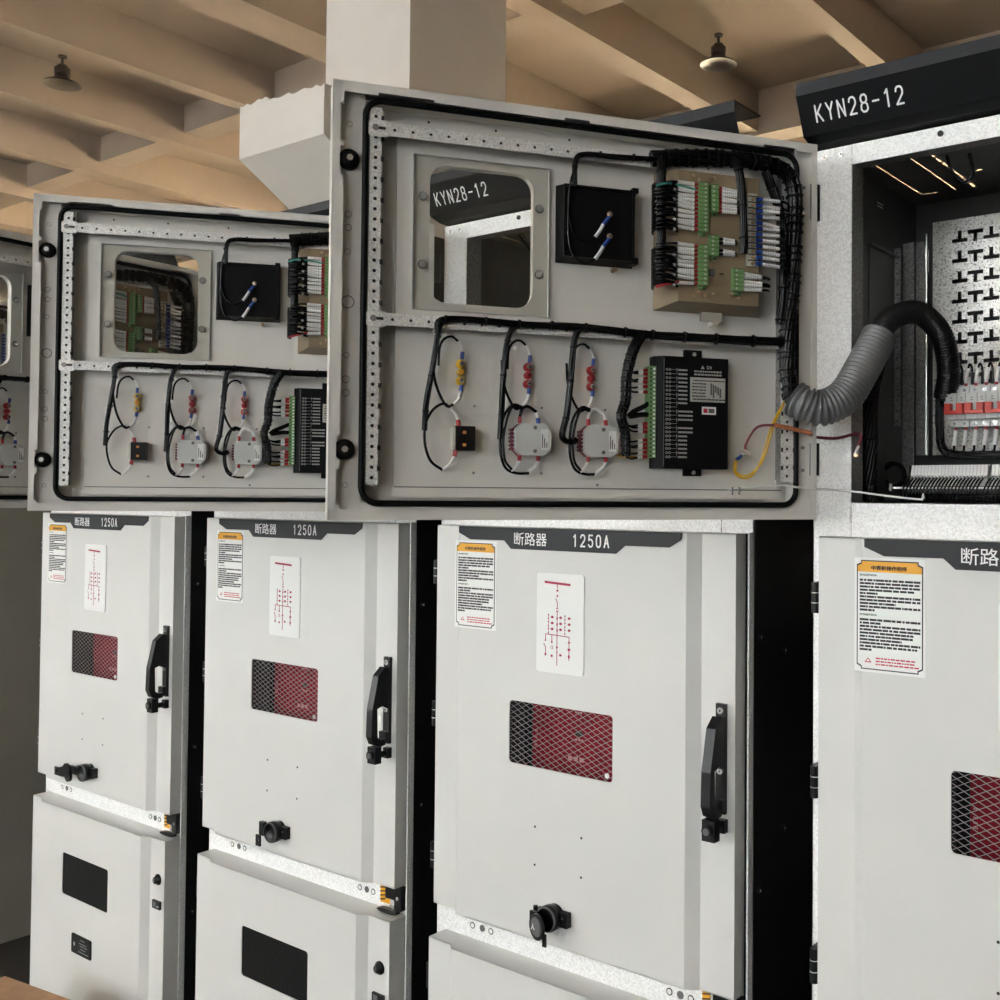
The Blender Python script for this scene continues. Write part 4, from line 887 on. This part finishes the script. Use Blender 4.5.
rope('wire_loom', [(.125, .13, 1.516), (.20, .125, 1.514), (.40, .12, 1.514), (.70, .12, 1.514)], .010, 9)
# feed-through terminal row with its wires
mb = MB().box((.105, .10, 1.532), (.70, .106, 1.5355), 'galvanised_strip').box((.12, .150, 1.538), (.70, .16, 1.545), 'galvanised_strip').cyl((.099, .103, 1.528), (.099, .103, 1.541), .003, 'galvanised_strip', 6); mb.build('wire_rail', A)
tb = None
for i in range(44):
    x = .132+.0061*i+(.006 if i > 21 else 0)
    if tb is None:
        mb = MB().box((0, .118, 1.5400), (.0052, .160, 1.5735), 'light_grey_and_glint').box((0, .112, 1.5400), (.0052, .118, 1.556), 'light_grey_and_glint')
        mb.add([(0, .118, 1.5735), (.0052, .118, 1.5735), (.0052, .112, 1.556), (0, .112, 1.556)], [(0, 1, 2, 3)], 'white_sleeve')
        mb.cyl((.0026, .1175, 1.5665), (.0026, .1160, 1.5665), .0012, 'grey_ink', 6); mb.cyl((.0026, .112, 1.552), (.0026, .1115, 1.552), .0019, 'black_ink_and_shade', 6)
        mb.tube(spline([(.0026, .113, 1.551), (.001, .100, 1.548), (-.004, .090, 1.534), (-.009, .092, 1.516), (-.009, .11, 1.508)], 4), .0016, 'cable', 5)
        mb.cyl((.0022, .109, 1.5505), (.0014, .103, 1.549), .0018, 'white_sleeve', 6)
        tb = mb.build('terminal_block', A); o = tb
    else: o = tb.copy(); COL.objects.link(o); o.parent = A
    o.location = (x, 0, 0)
# ribbed hose from door to compartment
def ribbed(name, path, r, pitch, m_, depth=.17):
    P = spline(path, 30); L = [0]
    for i in range(1, len(P)): L.append(L[-1]+(P[i]-P[i-1]).length)
    n_ = int(L[-1]/pitch*4); pts = []; rs = []; j = 0
    for i in range(n_+1):
        t = L[-1]*i/n_
        while j < len(L)-2 and L[j+1] < t: j += 1
        f_ = (t-L[j])/max(1e-9, L[j+1]-L[j]); pts.append(P[j].lerp(P[j+1], min(1, f_))); rs.append(r*(1 if i % 4 < 2 else 1-depth))
    return MB().tube(pts, rs, m_, 24).build(name, A)
p0 = DW(.054, .018, 1.668)
ribbed('grey_hose', [(.030, -.130, 1.676), (.046, -.126, 1.667), (.069, -.110, 1.661), (.096, -.082, 1.681), (.112, -.052, 1.726), (.127, -.012, 1.787)], .0300, .0078, 'grey_hose')['label'] = 'thick ribbed grey hose'
ribbed('black_hose', [(.112, -.045, 1.745), (.121, .005, 1.797), (.130, .045, 1.826), (.150, .095, 1.838), (.168, .135, 1.818), (.176, .160, 1.787), (.174, .185, 1.74), (.160, .205, 1.70)], .0205, .0055, 'black_hose')['label'] = 'thin ribbed black hose'
# braided earth strap, yellow wires and white cord
mb = MB().tube(spline([DW(.1235, -.012, 1.588), DW(.1255, -.010, 1.602), DW(.1085, -.004, 1.630), DW(.082, .006, 1.634)], 6), .0022, 'dark_red', 8)
mb.tube(spline([DW(.082, .006, 1.634), DW(.050, .012, 1.628), DW(.018, .012, 1.622)], 6), .0038, 'copper', 8)
mb.tube(spline([DW(.018, .012, 1.622), (.030, -.06, 1.618), (.055, -.03, 1.616), (.080, -.004, 1.624), (.088, .0, 1.620), (.084, .002, 1.606)], 6), .0026, 'dark_red', 8)
mb.cyl((.084, .001, 1.604), (.078, .001, 1.590), .0028, 'steel', 8).cyl((.078, .001, 1.589), (.078, .012, 1.589), .0042, 'brass', 8)
mb.build('earth_strap', A)
mb = MB()
for k_ in (0, 1):
    e = .004*k_; mb.tube(spline([DW(.058, -.004, 1.674), DW(.0834-e, .0, 1.6336), DW(.099-e, -.005, 1.579), DW(.112, -.01, 1.553+e), DW(.127, -.013, 1.5465+e), DW(.141, -.014, 1.553+e), DW(.1448-e, -.014, 1.566), DW(.1409, -.014, 1.5765)], 6), .0016, 'yellow_plastic', 6)
mb.cyl(DW(.1409, -.014, 1.5765), DW(.131, -.014, 1.583), .0032, 'blue_plastic', 8).cyl(DW(.124, -.024, 1.5875), DW(.124, -.008, 1.5875), .0055, 'steel', 8)
mb.build('earth_wire', A)['label'] = 'pair of thin yellow wires'
pth = [DW(.160, -.006, 1.5285), DW(.075, -.003, 1.5360), DW(.030, .002, 1.5320), (.073, -.010, 1.5270), (.150, -.010, 1.518), (.199, -.006, 1.5135)]
mb = MB().tube(spline(pth, 6), .0017, 'white_sleeve', 6)
for q in (DW(.152, -.004, 1.528), DW(.140, -.004, 1.528)): mb.cyl(q+Vector((0, 0, .004)), q-Vector((0, 0, .009)), .0017, 'steel', 6)
mb.cyl(DW(.075, -.003, 1.544), DW(.075, -.003, 1.529), .0018, 'white_sleeve', 6); mb.cyl((.199, -.006, 1.5155), (.199, -.006, 1.524), .0032, 'white_sleeve', 8, .001)
mb.build('stay_cord', A)['label'] = 'thin white cord holding the door'
# gland at the lower left
MB().lathe((.045, .25, 1.560), (0, -1, 0), [(.026, 0), (.026, .006), (.019, .008), (.017, -.004)], 'rubber_and_shade', 20).build('cable_gland', A)
# single cable hanging inside B's compartment, clips on its back wall
Bc = cabs['B']
mb = MB().tube(spline([(.12, .12, 2.112), (.125, .20, 2.05), (.145, .26, 1.98), (.155, .28, 1.85), (.155, .28, 1.70), (.15, .2, 1.51)], 6), .006, 'cable', 8); mb.build('hanging_cable', Bc)
for x, z in ((.16, 1.92), (.32, 1.92)): MB().lathe((x, .403, z), (0, -1, 0), [(.022, 0), (.022, .006), (.014, .008), (.012, .002)], 'rubber_and_shade', 16).build('cable_gland', Bc)
# ------------------------------------------------------------------ grey enclosure left of the row, rubber mat, carton
E_ = empty('steel_enclosure', (-4.04, -.06, FZ), 0, 'plain dark grey steel enclosure standing left of the row of cabinets, only its side seen', 'cabinet')
MB().box((0, .04, .0), (.80, 1.6, 2.12), 'enclosure_grey').build('body', E_)
de = MB().box((.01, 0, .05), (.79, .04, 2.1), 'enclosure_grey').build('door', E_)
MB().box((.73, -.03, 1.0), (.75, 0, 1.2), 'black_plastic').build('handle', de)
cx = empty('cardboard_box', (-2.374, -.263, FZ), math.radians(8), 'brown cardboard box on the floor at the lower left corner', 'box')
t = .005; W_, D_, Hb = .325, .30, .25
mb = MB().box((0, -D_, 0), (W_, 0, t), 'card').box((0, -D_, 0), (t, 0, Hb-.006), 'card').box((W_-t, -D_, 0), (W_, 0, Hb-.006), 'card').box((0, -D_, 0), (W_, -D_+t, Hb-.006), 'card').box((0, -t, 0), (W_, 0, Hb-.006), 'card')
mb.build('body', cx)
MB().box((.0, -.148, Hb-.006), (W_, .0, Hb), 'card').build('flap', cx)
MB().box((.0, -D_, Hb-.006), (W_, -.152, Hb), 'card').build('flap', cx)
# the cabinets' own zero is their base on the floor
for Rt in cabs.values():
    Rt.location.z = FZ
    for c in Rt.children: c.location.z -= FZ
